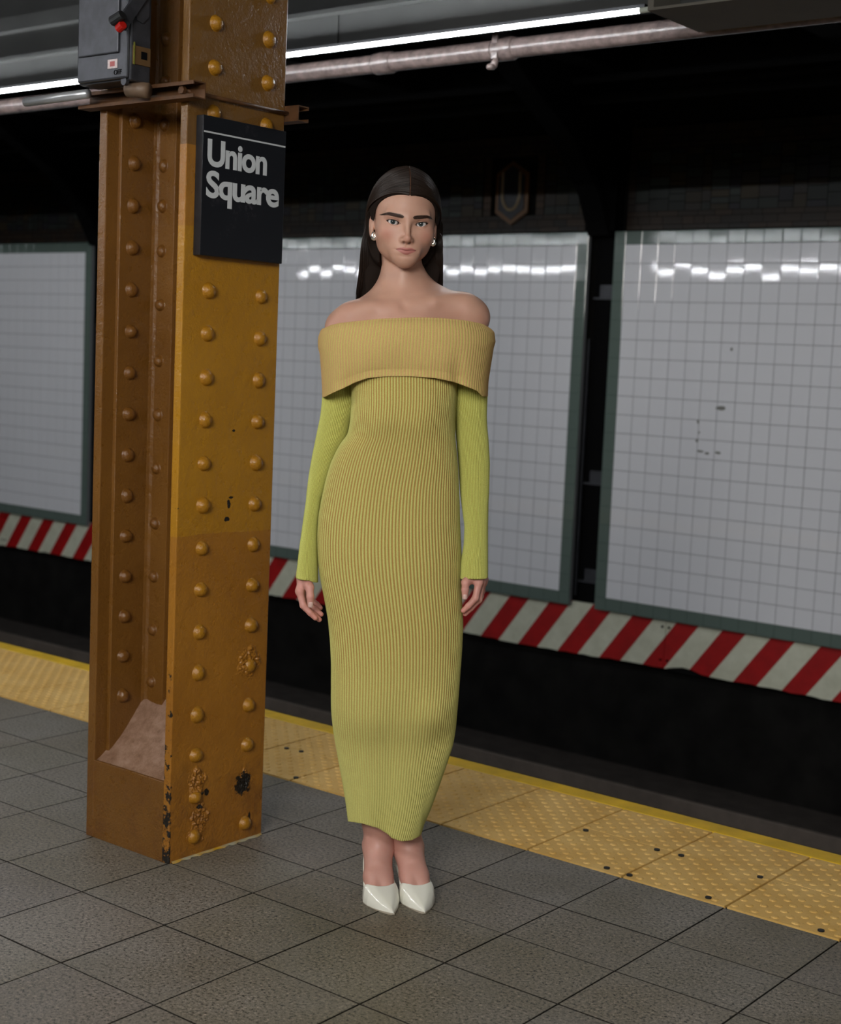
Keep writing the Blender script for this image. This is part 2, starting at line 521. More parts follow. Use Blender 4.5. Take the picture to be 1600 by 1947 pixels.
for x0, lab in ((-13.665, 'white tiled wall panel with green border, its right end left of the column'),
                (-9.11, 'white tiled wall panel with green border directly behind the woman'),
                (-4.555, 'white tiled wall panel with green border at the right of the black gap'),
                (0.0, 'white tiled wall panel with green border farthest right along the track')):
    tiled_panel(x0, lab)

def on_plane_y(px, py, Y):
    ray = (px - 800.0) / F_PX * CR[0] + (py - 973.5) / F_PX * CR[1] + CR[2]
    t = Y / ray[1]; return t * ray[0], CAM_H + t * ray[2]


pan = [o for o in COL.objects if o.name.startswith('tiled_panel') and abs(o.location.x + 4.555 - 4.375 / 2) < 0.01][0]
M['scuff'] = simple('grey scuff', srgb(120, 120, 116), 0.7)
for (px, py, w, h) in ((1371, 776, 0.034, 0.012), (1392, 664, 0.008, 0.010), (1328, 802, 0.007, 0.012), (1326, 838, 0.008, 0.010), (1332, 858, 0.022, 0.006), (1345, 862, 0.014, 0.008), (1366, 861, 0.020, 0.007), (1330, 822, 0.005, 0.007)):
    X_, Z_ = on_plane_y(px, py, 7.5); mbs = MB(); n = 12
    mbs.prism([(X_ - pan.location.x + w * (0.8 + 0.35 * random.random()) * math.cos(2 * PI * q / n), Z_ - PZ0 + h * (0.7 + 0.5 * random.random()) * math.sin(2 * PI * q / n)) for q in range(n)], 'y', -0.0012, 0.0010)
    mbs.build('scuff_mark', M['scuff'], pan)

# wall columns in the gaps, with beams and knee braces over the track
gapx = [-9.20, -4.645, -0.09]
for i, gx in enumerate(gapx):
    c = empty('wall_column', (gx, 7.56, -1.28))
    tag(c, ('black steel wall column in the gap left of the amber column', 'black steel wall column in the gap right of the woman', 'black steel wall column in the gap at the far right')[i], 'column')
    child(MB().box((gx - 0.075, 7.585, -0.40), (gx + 0.075, 7.615, 3.2)).box((gx - 0.006, 7.50, 2.15), (gx + 0.006, 7.6, 3.2)).build('web', M['steel_dark']), c)
    child(MB().box((gx - 0.10, 7.47, 2.13), (gx + 0.10, 7.49, 3.2)).build('flange', M['steel_dark']), c)
    child(MB().prism([(7.49, 2.12), (7.49, 3.0), (6.35, 3.0), (6.55, 2.86), (7.05, 2.60), (7.36, 2.32)], 'x', gx - 0.012, gx + 0.012).build('knee_brace', M['steel_dark']), c)
    child(MB().prism([(7.50, 2.10), (7.46, 2.10), (7.33, 2.32), (7.02, 2.60), (6.52, 2.86), (6.35, 2.98), (6.35, 3.0), (6.56, 2.88), (7.06, 2.62), (7.37, 2.34)], 'x', gx - 0.07, gx + 0.07).build('brace_flange', M['steel_dark']), c)
    for z in (1.735, 0.63, 0.035):
        child(MB().box((gx - 0.075, 7.56, z), (gx + 0.075, 7.585, z + 0.012)).box((gx - 0.03, 7.565, z + 0.012), (gx + 0.06, 7.585, z + 0.085)).build('clip_angle', M['steel_mid']), c)
    child(MB().box((gx - 0.083, 7.545, -0.05), (gx - 0.073, 7.56, 1.50)).build('conduit', M['steel_mid']), c)
for i in range(9):
    x = -13.7 + i * 1.52
    o = MB().box((x - 0.09, 4.45, 3.0), (x + 0.09, 7.6, 3.02)).box((x - 0.01, 4.45, 3.02), (x + 0.01, 7.6, 3.3)).build('roof_beam', M['roof_steel'])
    tag(o, 'dark steel roof beam crossing over the track', 'beam', 'roof beams over the track')
for (y, z, r, lab) in ((7.2, 2.83, 0.030, 'thin dark conduit running along the wall above the mosaic, lower of the pair'), (7.1, 2.92, 0.022, 'thin dark conduit running along the wall above the mosaic, upper of the pair')):
    o = MB().tube([(-15, y, z), (5, y, z)], r, 12).build('conduit_pipe', M['roof_steel'], smooth=True); tag(o, lab, 'conduit')

# mosaic frieze above the panels
def mosaic_mat():
    k = NT('shade darkened mosaic'); at = k.n('ShaderNodeAttribute', attribute_name='tone')
    k.set(Base_Color=k.mix(1.0, at.outputs[0], (0.17, 0.17, 0.17, 1), 'MULTIPLY'), Roughness=0.5); return k.m  # tile colours darkened evenly, standing in for shade under the roof
M['mosaic'] = mosaic_mat()


def mosaic_panel(x0, x1, plaque):
    V, F, C = [], [], []
    brown = np.array([srgb(92, 66, 42)[:3], srgb(74, 56, 40)[:3], srgb(104, 72, 40)[:3]])
    greens = np.array([srgb(74, 86, 76)[:3], srgb(60, 70, 64)[:3], srgb(92, 104, 98)[:3], srgb(70, 66, 84)[:3], srgb(104, 84, 40)[:3], srgb(84, 70, 60)[:3]])
    y = 7.585
    def q(a0, b0, a1, b1, c, dy=0.0):
        o = len(V); V.extend([(a0, y + dy, b0), (a1, y + dy, b0), (a1, y + dy, b1), (a0, y + dy, b1)]); F.append((o, o + 1, o + 2, o + 3)); C.extend([c] * 4)
    z = 2.14
    for h in (0.03, 0.045, 0.03):
        x = x0
        while x < x1:
            w = rng.uniform(0.05, 0.16); q(x, z, min(x + w, x1) - 0.003, z + h - 0.003, brown[rng.integers(3)] * rng.uniform(0.7, 1.3)); x += w
        z += h
    zb, zt = z, 2.60
    x = x0 + 0.05
    if True:
        x = x0 + 0.05
        while x < x1 - 0.05:
            w = rng.uniform(0.05, 0.13)
            z = zb
            while z < zt:
                h = rng.uniform(0.03, 0.08)
                if not (plaque and abs(x + w / 2 - plaque) < 0.22):
                    q(x, z, min(x + w, x1 - 0.05) - 0.004, min(z + h, zt) - 0.004, greens[rng.integers(6)] * rng.uniform(0.6, 1.3))
                z += h
            x += w
    for h in (0.03, 0.045, 0.05):
        x = x0
        while x < x1:
            w = rng.uniform(0.05, 0.16); q(x, zt, min(x + w, x1) - 0.003, zt + h - 0.003, brown[rng.integers(3)] * rng.uniform(0.7, 1.3)); x += w
        zt += h
    for xx in (x0, x1 - 0.05):
        z = zb
        while z < 2.60: q(xx, z, xx + 0.047, z + 0.037, brown[rng.integers(3)] * rng.uniform(0.6, 1.2)); z += 0.04
    if plaque:
        for s in (-1, 1):
            z = zb
            while z < 2.60: q(plaque + s * 0.2 - 0.028, z, plaque + s * 0.2 + 0.028, z + 0.037, np.array(srgb(128, 84, 34)[:3]) * rng.uniform(0.6, 1.3)); z += 0.04
    o = raw_mesh('mosaic_frieze', V, F, M['mosaic'], smooth=False, col=np.array(C), attr='tone')
    return o


for x0, x1, pl, lab in ((-9.08, -4.77, -5.35, 'dark brown and green mosaic frieze above the panel behind the woman'),
                        (-4.53, -0.2, None, 'dark brown and green mosaic frieze above the right-hand panel'),
                        (-13.6, -9.33, None, 'dark mosaic frieze above the panel left of the column')):
    tag(mosaic_panel(x0, x1, pl), lab, 'mosaic')
pq = empty('letter_plaque', (-5.35, 7.58, 2.38)); tag(pq, 'dark hexagonal mosaic plaque with a letter U in the frieze', 'plaque')
hexa = [(-5.35, 2.185), (-5.23, 2.26), (-5.23, 2.50), (-5.35, 2.575), (-5.47, 2.50), (-5.47, 2.26)]
hexi = [(x * 0.80 + -5.35 * 0.20, z * 0.84 + 2.38 * 0.16) for x, z in hexa]
child(MB().prism(hexa, 'y', 7.565, 7.583).build('plaque_border', simple('ochre brown tile', srgb(104, 70, 34), 0.4)), pq)
child(MB().prism(hexi, 'y', 7.558, 7.566).build('plaque_field', simple('dark plaque tile', srgb(34, 34, 40), 0.4)), pq)
up = [(-0.065, 0.13), (-0.065, 0.0)] + [(-0.065 * math.cos(a), -0.10 * math.sin(a)) for a in np.linspace(0.15, PI - 0.15, 12)] + [(0.065, 0.0), (0.065, 0.13)]
lu = MB().tube([(-5.35 + a, 7.556, 2.375 + b) for a, b in up], 0.009, 8); child(lu.build('letter_u', simple('worn cream tile', srgb(150, 132, 104), 0.4)), pq)

# ------------------------------------------------------------------ ceiling and overhead beam
struct(MB().box((-15, -4.2, 3.3), (5, 7.8, 3.45)).build('ceiling', M['ceiling']))
struct(MB().box((-15.2, -4.3, -1.5), (-15, 7.8, 3.45)).build('wall_left', M['soot']))
struct(MB().box((5, -4.3, -1.5), (5.2, 7.8, 3.45)).build('wall_right', M['soot']))
struct(MB().box((-15, -4.4, -1.5), (5, -4.2, 3.45)).build('wall_back', M['concrete_dark']))
bm_ = MB().box((-15, 4.10, 2.450), (5, 4.118, 3.3)).box((-15, 4.118, 2.62), (5, 4.30, 2.64)).build('edge_beam', M['beam'])
tag(bm_, 'long grey painted beam over the platform edge, above the light tube', 'beam')
MB().box((-15, 4.06, 2.577), (5, 4.10, 2.592)).build('beam_ledge', M['beam'], bm_)
MB().box((-15, 4.055, 2.70), (5, 4.10, 2.76)).build('beam_ledge', M['beam'], bm_)
MB().box((-3.72, 4.094, 2.455), (-3.705, 4.10, 2.575)).build('seam_strip', M['beam'], bm_)
sofm = empty('overhead_box', (-0.9, 4.06, 2.41)); tag(sofm, 'grey-brown boxed soffit over the platform edge at top right', 'soffit')
child(MB().box((-2.322, 3.937, 2.41), (1.6, 4.262, 2.418)).build('soffit_board', M['soffit']), sofm)
child(MB().box((-2.322, 3.937, 2.418), (-2.302, 4.095, 2.70)).build('end_board', M['soffit']), sofm)
st_ = MB()
for (x, z, w, h) in ((-2.44, 2.500, 0.05, 0.022), (-2.40, 2.494, 0.05, 0.016), (-2.36, 2.502, 0.03, 0.02)):
    st_.tube([(x + w / 2, 4.0995, z + h / 2), (x + w / 2, 4.0965, z + h / 2)], w / 2, 10)
tag(st_.build('paint_tag', simple('teal paint', srgb(40, 110, 108), 0.5)), 'small teal and black paint tag on the beam at top right', 'graffiti')

em = NT('lit tube'); em.t.nodes.remove(em.b)
e = em.n('ShaderNodeEmission'); e.inputs[0].default_value = (0.93, 0.97, 1.0, 1); e.inputs[1].default_value = TUBE_E
em.l(e.outputs[0], em.t.nodes['Material Output'].inputs[0]); M['tube'] = em.m
M['cap'] = simple('pale tube holder', srgb(170, 176, 166), 0.4)
fixt = [(-3.85 - 0.31, -2.385, 'glowing white tube light on the beam ending at the soffit box'),
        (-6.30, -4.20, 'glowing white tube light on the beam hidden behind the column'),
        (-8.9, -6.75, 'glowing white tube light on the beam left of the column'),
        (-11.6, -9.0, 'glowing white tube light farthest left on the beam')]
for a, b, lab in fixt:
    f = empty('tube_light', ((a + b) / 2, 4.0, 2.43)); tag(f, lab, 'light', 'tube lights along the platform edge beam')
    child(MB().tube([(a, 4.0, 2.43), (b, 4.0, 2.43)], 0.0075, 16).build('tube', M['tube'], smooth=True), f)
    child(MB().tube([(b, 4.0, 2.43), (b + 0.05, 4.0, 2.43)], 0.0085, 14).build('end_cap', M['cap']), f)
    child(MB().tube([(a, 4.0, 2.43), (a - 0.015, 4.0, 2.43)], 0.0085, 14).build('end_cap', M['cap']), f)
    child(MB().box((a, 4.025, 2.444), (b, 4.10, 2.456)).build('housing', M['steel_dark']), f)

for a, b, lab in [(-15 + 1.0, -9.55, 'far tube light of the row over the middle of the platform, beyond the camera'), (-8.5, -3.2, 'tube light over the middle of the platform behind the column'),
                  (-2.9, 0.9, 'tube light over the middle of the platform, above the viewer'), (1.2, 4.6, 'tube light over the middle of the platform at the far right')]:
    f = empty('tube_light', ((a + b) / 2, 0.1, 2.45)); tag(f, lab, 'light', 'tube lights over the middle of the platform')
    child(MB().tube([(a, 0.1, 2.45), (b, 0.1, 2.45)], 0.0105, 16).build('tube', M['tube'], smooth=True), f)
    child(MB().box((a - 0.02, 0.06, 2.475), (b + 0.02, 0.14, 2.52)).build('housing', M['beam']), f)
    child(MB().box(((a + b) / 2 - 0.02, 0.08, 2.52), ((a + b) / 2 + 0.02, 0.12, 3.3)).build('hanger', M['steel_mid']), f)

pp = empty('overhead_pipe', (-5, 4.3, 2.437)); tag(pp, 'thick grey-pink pipe running just below the light tube', 'pipe')
child(MB().tube([(-15, 4.3, 2.437), (5, 4.3, 2.437)], 0.034, 28).build('pipe', M['pipe'], smooth=True), pp)
for x in (-3.65, -3.10, -6.6, -9.6, -0.4):
    w = 0.045
    child(MB().tube([(x - w, 4.3, 2.437), (x - w * 0.8, 4.3, 2.437), (x + w * 0.8, 4.3, 2.437), (x + w, 4.3, 2.437)], [0.036, 0.041, 0.041, 0.036], 28).build('coupling', M['pipe'], smooth=True), pp)
for x in (-3.12,):
    child(MB().tube([(x, 4.275, 2.40), (x, 4.262, 2.372)], [0.013, 0.013], 12).tube([(x, 4.262, 2.372), (x, 4.235, 2.366)], [0.012, 0.010], 12).build('sprinkler_stub', M['pipe'], smooth=True), pp)
    child(MB().box((x - 0.012, 4.262, 2.40), (x + 0.012, 4.27, 2.50)).build('hanger', M['pipe']), pp)

# ------------------------------------------------------------------ riveted column
CX0, CX1, CY0, CY1 = -3.148, -2.810, 2.560, 2.907
colm = empty('riveted_column', (-2.98, 2.733, 0)); tag(colm, 'amber-painted riveted steel column standing on the platform, left of the woman', 'column')
ft = 0.026; top = 3.3; yw = 2.735
fl = MB().box((CX1 - ft, CY0, 0.0), (CX1, CY1, top)); child(fl.build('flange', M['amber'], bevel=0.003), colm)
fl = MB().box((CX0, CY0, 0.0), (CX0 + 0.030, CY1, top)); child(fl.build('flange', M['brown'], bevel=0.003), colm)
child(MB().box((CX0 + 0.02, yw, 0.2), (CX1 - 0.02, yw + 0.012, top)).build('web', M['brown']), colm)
for (sx_, x0) in ((1, CX0 + 0.030), (-1, CX1 - ft)):
    for sy in (-1, 1):
        yb = yw if sy < 0 else yw + 0.012
        t = 0.011
        L = 0.088 if sx_ > 0 else 0.075
        LY = 0.135
        # angle: one leg on the flange, one leg on the web, rounded heel
        poly = [(x0, yb), (x0 + sx_ * L, yb), (x0 + sx_ * (L - 0.002), yb + sy * t), (x0 + sx_ * (t + 0.012), yb + sy * t), (x0 + sx_ * (t + 0.004), yb + sy * (t + 0.004)), (x0 + sx_ * t, yb + sy * (t + 0.012)), (x0 + sx_ * t, yb + sy * (LY - 0.002)), (x0, yb + sy * LY)]
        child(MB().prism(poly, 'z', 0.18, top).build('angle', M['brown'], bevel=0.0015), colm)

# rivets (each one a part)
def rivet_mesh(name, mat, r=0.0155):
    V, F = [], []; n = 20; prof = [(1.12, 0.0), (1.03, 0.08), (0.98, 0.22), (0.86, 0.48), (0.64, 0.70), (0.34, 0.83)]
    for (a, h) in prof:
        for k in range(n): V.append((h * r * 1.05, a * r * math.cos(2 * PI * k / n), a * r * math.sin(2 * PI * k / n)))
    V.append((0.87 * r * 1.05, 0, 0))
    for s in range(len(prof) - 1):
        for k in range(n): F.append((s * n + k, s * n + (k + 1) % n, (s + 1) * n + (k + 1) % n, (s + 1) * n + k))
    s = len(prof) - 1
    for k in range(n): F.append((s * n + k, s * n + (k + 1) % n, len(V) - 1))
    me = bpy.data.meshes.new(name); me.from_pydata(V, [], F); me.materials.append(mat)
    me.polygons.foreach_set('use_smooth', [True] * len(me.polygons)); return me
M['amber_rivet'] = NT('amber rivet paint').m
k = NT('amber rivet paint'); v = k.coords()
k.set(Base_Color=k.ramp(k.noise(v, 40, 4), [(0.3, srgb(146, 98, 20)), (0.7, srgb(172, 120, 30))]), Roughness=0.24); k.bump(k.noise(v, 190, 4), 0.6, 0.003); M['amber_rivet'] = k.m
k = NT('brown rivet paint'); v = k.coords()
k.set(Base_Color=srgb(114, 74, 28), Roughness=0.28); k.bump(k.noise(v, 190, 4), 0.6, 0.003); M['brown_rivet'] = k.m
rm_a = rivet_mesh('rivet', M['amber_rivet'], 0.0192); rm_b = rivet_mesh('rivet', M['brown_rivet'], 0.0182)


def rivet(me, loc, rz=0.0, s=1.0):
    o = bpy.data.objects.new('rivet', me); COL.objects.link(o)
    o.location = loc; o.rotation_euler = (random.uniform(0, 6), 0, 0)
    o.rotation_euler = (0, 0, rz); o.scale = (s * random.uniform(0.85, 1.1), s * random.uniform(0.93, 1.08), s * random.uniform(0.93, 1.08))
    return child(o, colm)


for i in range(21):
    z = 0.054 + i * 0.1113
    if not (1.575 < z < 1.85): rivet(rm_a, (CX1, 2.648, z + (0.0 if i % 2 else 0.002)))
    if not (1.575 < z < 1.85) and i not in (1,): rivet(rm_a, (CX1, 2.8385, z - 0.004))
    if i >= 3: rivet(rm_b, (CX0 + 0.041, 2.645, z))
    if i > 20: pass
for z in [0.42, 0.567, 0.717, 0.866, 1.019, 1.166, 1.313, 1.465, 1.61, 1.73, 1.837, 1.945, 2.06, 2.17]:
    rivet(rm_b, (-3.078, yw - 0.011, z), -PI / 2, 0.86)
# painted concrete fill between the flanges
k = NT('worn painted concrete'); v = k.coords(); n1 = k.noise(v, 30, 6, 0.7); n2 = k.noise(v, 260, 3)
k.set(Base_Color=k.ramp(n1, [(0.3, srgb(112, 80, 56)), (0.55, srgb(150, 118, 96)), (0.75, srgb(168, 138, 118))]), Roughness=0.42)
k.bump(k.math('ADD', n1, k.math('MULTIPLY', n2, 0.4)), 0.5, 0.004); M['fill_top'] = k.m
a0, a1 = CX0 + 0.004, CX1 - 0.001
f0 = MB(); f0.box((a0, CY0 + 0.001, 0.0), (a1, CY0 + 0.03, 0.218)); child(f0.build('base_plate', M['brown'], bevel=0.002), colm)
V = []; F = []
nu, nv = 14, 10
xs = np.linspace(CX0 + 0.028, CX1 - ft + 0.002, nu)
for j in range(nv):
    t = j / (nv - 1); yy = CY0 + 0.004 + t * (yw - CY0 - 0.004); zz = 0.216 + 0.16 * t ** 1.35
    for i in range(nu):
        V.append((xs[i], yy, zz + 0.004 * math.sin(i * 0.9 + j) * t + 0.012 * ((i / (nu - 1) - 0.5) * 2) ** 4 * t))
for j in range(nv - 1):
    for i in range(nu - 1): a = j * nu + i; F.append((a, a + 1, a + nu + 1, a + nu))
o = len(V)
V += [(xs[0], CY0 + 0.004, 0.0), (xs[-1], CY0 + 0.004, 0.0), (xs[-1], yw, 0.0), (xs[0], yw, 0.0)]
F += [(o, o + 1, nu - 1, 0), (o, 0, (nv - 1) * nu, o + 3), (o + 1, o + 2, nv * nu - 1, nu - 1)]
child(MB().add(V, F).build('concrete_fill', M['fill_top'], smooth=True), colm)
# rust-swollen patches round the foot rivets
for (yy, zz, ry, rz, amp, se) in ((2.655, 0.20, 0.034, 0.05, 0.010, 3), (2.668, 0.10, 0.040, 0.05, 0.008, 4), (2.655, 0.06, 0.034, 0.035, 0.008, 8), (2.835, 0.505, 0.050, 0.050, 0.009, 5), (2.835, 0.17, 0.026, 0.045, 0.006, 9)):
    V, F = [], []; n = 60; g = np.random.default_rng(se)
    ph = g.uniform(0, 6, 14); fq = g.uniform(60, 240, (14, 2))
    for j in range(n):
        for i in range(n):
            u_, v_ = i / (n - 1) * 2 - 1, j / (n - 1) * 2 - 1
            y_, z_ = yy + u_ * ry * 1.2, zz + v_ * rz * 1.2
            r_ = math.hypot(u_, v_) * 1.2 + 0.10 * math.sin(5 * math.atan2(v_, u_) + se)
            env = 1 / (1 + math.exp((r_ - 0.85) * 12))
            rough = 0.42 * abs(mnoise.fractal(Vector((y_ * 55, z_ * 55, se * 3.1)), 0.6, 2.1, 5)) * 1.6 - 0.18 + 0.25 * mnoise.fractal(Vector((y_ * 160, z_ * 160, se)), 0.5, 2.0, 3)
            V.append((CX1 - 0.0012 + amp * env * (0.45 + 1.5 * rough), y_, max(z_, 0.002)))
    for j in range(n - 1):
        for i in range(n - 1): a = j * n + i; F.append((a, a + 1, a + n + 1, a + n))
    child(MB().add(V, F).build('rust_swelling', M['amber'], smooth=True), colm)

V, F = [], []
for i in range(30):
    y_ = CY0 + 0.01 + i * (CY1 - CY0 - 0.012) / 29; w_ = 0.006 + 0.004 * math.sin(i * 1.7) + 0.002 * math.sin(i * 4.1)
    V += [(CX1 - 0.002, y_, 0.001), (CX1 - 0.002, y_, 0.007), (CX1 + 0.004, y_, 0.004), (CX1 + w_, y_, 0.001)]
for i in range(29):
    for q in range(3): F.append((i * 4 + q, i * 4 + q + 1, i * 4 + q + 5, i * 4 + q + 4))
k = NT('pale and yellow sealant'); v = k.coords()
k.set(Base_Color=k.ramp(k.noise(v, 9, 4), [(0.42, srgb(168, 164, 140)), (0.58, srgb(196, 150, 30))]), Roughness=0.6); M['sealant'] = k.m
child(MB().add(V, F).build('sealant_line', M['sealant'], smooth=True), colm)
# strut channels clamped round the column
M['strut'] = simple('rusty brown strut', srgb(90, 58, 30), 0.6, metal=0.2, noise=0.3, nscale=30, bump=0.2)


def c_channel(x0, x1, yb, z0, sy, name, mat):
    # C profile 41 mm, back at yb, mouth towards sy
    t = 0.003; d = 0.041; h = 0.041; li = 0.009
    pr = [(0, 0), (d, 0), (d, li), (d - t, li), (d - t, t), (t, t), (t, h - t), (d - t, h - t), (d - t, h - li), (d, h - li), (d, h), (0, h)]
    return MB().prism([(yb + sy * a, z0 + b) for a, b in pr], 'x', x0, x1).build(name, mat)


strut = empty('strut_clamp', (-2.98, 2.735, 1.965)); tag(strut, 'rusty strut channels clamped round the column above the sign', 'bracket')
child(c_channel(-3.185, -2.745, 2.559, 1.962, -1, 'front_channel', M['strut']), strut)
child(c_channel(-3.19, -2.762, 2.908, 1.964, 1, 'back_channel', M['strut']), strut)
child(MB().tube([(-2.80, 2.53, 1.985), (-2.80, 2.93, 1.985)], 0.005, 10).build('threaded_rod', M['strut'], smooth=True), strut)
for ya in (2.527, 2.914): child(MB().tube([(-2.80, ya, 1.985), (-2.80, ya + 0.010, 1.985)], 0.011, 6).build('nut', M['strut']), strut)

# disconnect switch box on the strut
M['galv'] = simple('scuffed grey steel', srgb(70, 71, 76), 0.42, metal=0.55, noise=0.28, nscale=22, bump=0.2, bscale=40)
M['galv_side'] = M['galv']
sw = empty('switch_box', (-3.0, 2.52, 2.0)); tag(sw, 'scuffed grey electrical switch box with red-tipped lever hung on the column', 'switch box')
bx0, bx1, by0, by1, bz0, bz1 = -3.098, -2.902, 2.452, 2.517, 2.004, 2.46
child(MB().box((bx0, by0, bz0), (bx1, by1, bz1)).build('body', M['galv'], bevel=0.004), sw)
child(MB().box((bx0 + 0.002, by0 - 0.010, bz0 + 0.004), (bx1 - 0.002, by0 + 0.001, bz1)).build('door', M['galv'], bevel=0.005), sw)
child(MB().box((bx0 + 0.012, by0 - 0.0165, bz0 + 0.066), (bx1 - 0.030, by0 - 0.009, bz1 - 0.03)).build('raised_panel', M['galv'], bevel=0.006, seg=3), sw)
child(MB().box((bx1 - 0.072, by0 - 0.012, bz0 + 0.030), (bx1 - 0.036, by0 - 0.0102, bz0 + 0.052)).build('rating_label', simple('pale pink label', srgb(206, 190, 188), 0.5, noise=0.2, nscale=150)), sw)
child(MB().box((bx1 - 0.063, by0 - 0.0125, bz0 + 0.035), (bx1 - 0.045, by0 - 0.0119, bz0 + 0.047)).build('label_print', simple('faded red print', srgb(170, 90, 88), 0.6)), sw)


def text_mesh(name, body, size, mat, parent, origin, xdir, updir, weight=0.0, depth=0.0006, spacing=1.0, xs=1.0):
    cu = bpy.data.curves.new(name, 'FONT'); cu.body = body; cu.size = size; cu.offset = weight; cu.extrude = depth
    cu.space_character = spacing; cu.resolution_u = 6
    tmp = bpy.data.objects.new('tmp', cu); COL.objects.link(tmp)
    bpy.context.view_layer.update()
    dg = bpy.context.evaluated_depsgraph_get()
    me = bpy.data.meshes.new_from_object(tmp.evaluated_get(dg)); bpy.data.objects.remove(tmp)
    X = Vector(xdir).normalized(); Y = Vector(updir).normalized(); Z = X.cross(Y)
    mt = Matrix(((X.x, Y.x, Z.x, origin[0]), (X.y, Y.y, Z.y, origin[1]), (X.z, Y.z, Z.z, origin[2]), (0, 0, 0, 1)))
    me.transform(Matrix.Diagonal((xs, 1, 1, 1))); me.transform(mt); me.materials.clear(); me.materials.append(mat); me.name = name
    o = bpy.data.objects.new(name, me); COL.objects.link(o); child(o, parent); return o


text_mesh('lettering', 'OFF', 0.017, M['steel_dark'], sw, (bx1 - 0.050, by0 - 0.0106, bz0 + 0.014), (1, 0, 0), (0, 0, 1))
child(MB().box((bx1 - 0.001, by0 + 0.006, bz0 + 0.040), (bx1 + 0.004, by1 - 0.004, bz0 + 0.085)).build('side_plate', simple('brass plate', srgb(120, 92, 60), 0.4, metal=0.4), bevel=0.001), sw)
child(MB().box((bx1 + 0.003, by0 + 0.030, bz0 + 0.055), (bx1 + 0.006, by0 + 0.048, bz0 + 0.073)).build('lock_hole', M['steel_dark']), sw)
child(MB().box((bx1 + 0.004, by0 + 0.005, bz0 + 0.038), (bx1 + 0.007, by0 + 0.008, bz0 + 0.092)).build('brass_edge', simple('bright brass', srgb(190, 190, 90), 0.25, metal=0.8)), sw)
V = [(bx1 + 0.008, 2.475, 2.27), (bx1 + 0.008, 2.51, 2.25)]
child(MB().prism([(2.485, 2.25), (2.51, 2.23), (2.425, 2.115), (2.400, 2.138)], 'x', bx1 + 0.006, bx1 + 0.013).build('lever', M['galv'], bevel=0.001), sw)
child(MB().prism([(2.505, 2.23), (2.505, 2.165), (2.485, 2.145), (2.467, 2.15), (2.46, 2.17)], 'x', bx1 + 0.001, bx1 + 0.005).build('lever_plate', M['galv']), sw)
child(MB().tube([(bx1 + 0.024, 2.404, 2.148), (bx1 - 0.010, 2.400, 2.134)], [0.012, 0.013], 12).build('lever_grip', M['black_rubber'], bevel=0.002), sw)
child(MB().tube([(bx1 + 0.020, 2.410, 2.127), (bx1 + 0.000, 2.412, 2.118)], [0.011, 0.011], 12).build('lever_tip', simple('red grip', srgb(170, 20, 12), 0.4), bevel=0.002), sw)
child(MB().tube([(bx1 - 0.020, by0 - 0.004, bz0 - 0.002), (bx1 - 0.020, by0 + 0.006, bz0 - 0.002)], 0.010, 16).build('latch', M['galv']), sw)
child(MB().tube([(bx1 - 0.045, 2.485, 1.992), (bx1 + 0.012, 2.50, 1.985)], [0.021, 0.019], 16).build('conduit_hub', simple('scraped grey brown', srgb(104, 84, 66), 0.5, noise=0.3), smooth=True), sw)
child(MB().tube([(-3.35, 2.475, 1.985), (-3.10, 2.482, 1.990)], 0.012, 14).build('conduit', simple('bright grey conduit', srgb(176, 178, 180), 0.3, metal=0.5), smooth=True), sw)

# station sign
k = NT('black enamel'); v = k.coords('Object'); n1 = k.noise(v, 9, 6, 0.7); n2 = k.noise(v, 60, 5, 0.75)
sm = k.math('MULTIPLY', k.ramp(n1, [(0.56, 0.0), (0.68, 1.0)]), k.ramp(n2, [(0.5, 0.0), (0.62, 1.0)]))
k.set(Base_Color=k.mix(k.math('MULTIPLY', sm, 0.45), srgb(23, 25, 30), srgb(84, 80, 86)), Roughness=0.3); M['sign'] = k.m
M['sign_white'] = simple('white sign print', srgb(206, 210, 212), 0.4)
sg = empty('station_sign', (-2.79, 2.737, 1.586)); tag(sg, 'black station sign reading Union Square fixed to the column', 'sign')
SX = -2.783
child(MB().box((-2.8095, 2.590, 1.587), (SX, 2.887, 1.934)).build('sign_board', M['sign'], bevel=0.0012), sg)
child(MB().box((SX, 2.592, 1.8915), (SX + 0.0006, 2.885, 1.8955)).build('sign_line', M['sign_white']), sg)
text_mesh('lettering', 'Union', 0.0905, M['sign_white'], sg, (SX + 0.0002, 2.603, 1.813), (0, 1, 0), (0, 0, 1), weight=0.0026, spacing=0.93, xs=1.03)
text_mesh('lettering', 'Square', 0.0905, M['sign_white'], sg, (SX + 0.0002, 2.603, 1.735), (0, 1, 0), (0, 0, 1), weight=0.0026, spacing=0.92, xs=1.14)

# ================================================================== the woman
DW = 3.62
NW = np.array([-0.6165, 0.7873, 0.0]); NW /= np.linalg.norm(NW)
RW = np.array([NW[1], -NW[0], 0.0])
WR = math.atan2(RW[1], RW[0])
WO = DW * NW


def at(px, py, d=0.0):
    """photo pixel -> point in the woman's own frame (x right, y away, z up) at depth d"""
    ray = (px - 800.0) / F_PX * CR[0] + (py - 973.5) / F_PX * CR[1] + CR[2]
    t = (DW + d) / (ray @ NW)
    P = np.array([0, 0, CAM_H]) + t * ray
    return np.array([P @ RW, d, P[2]])


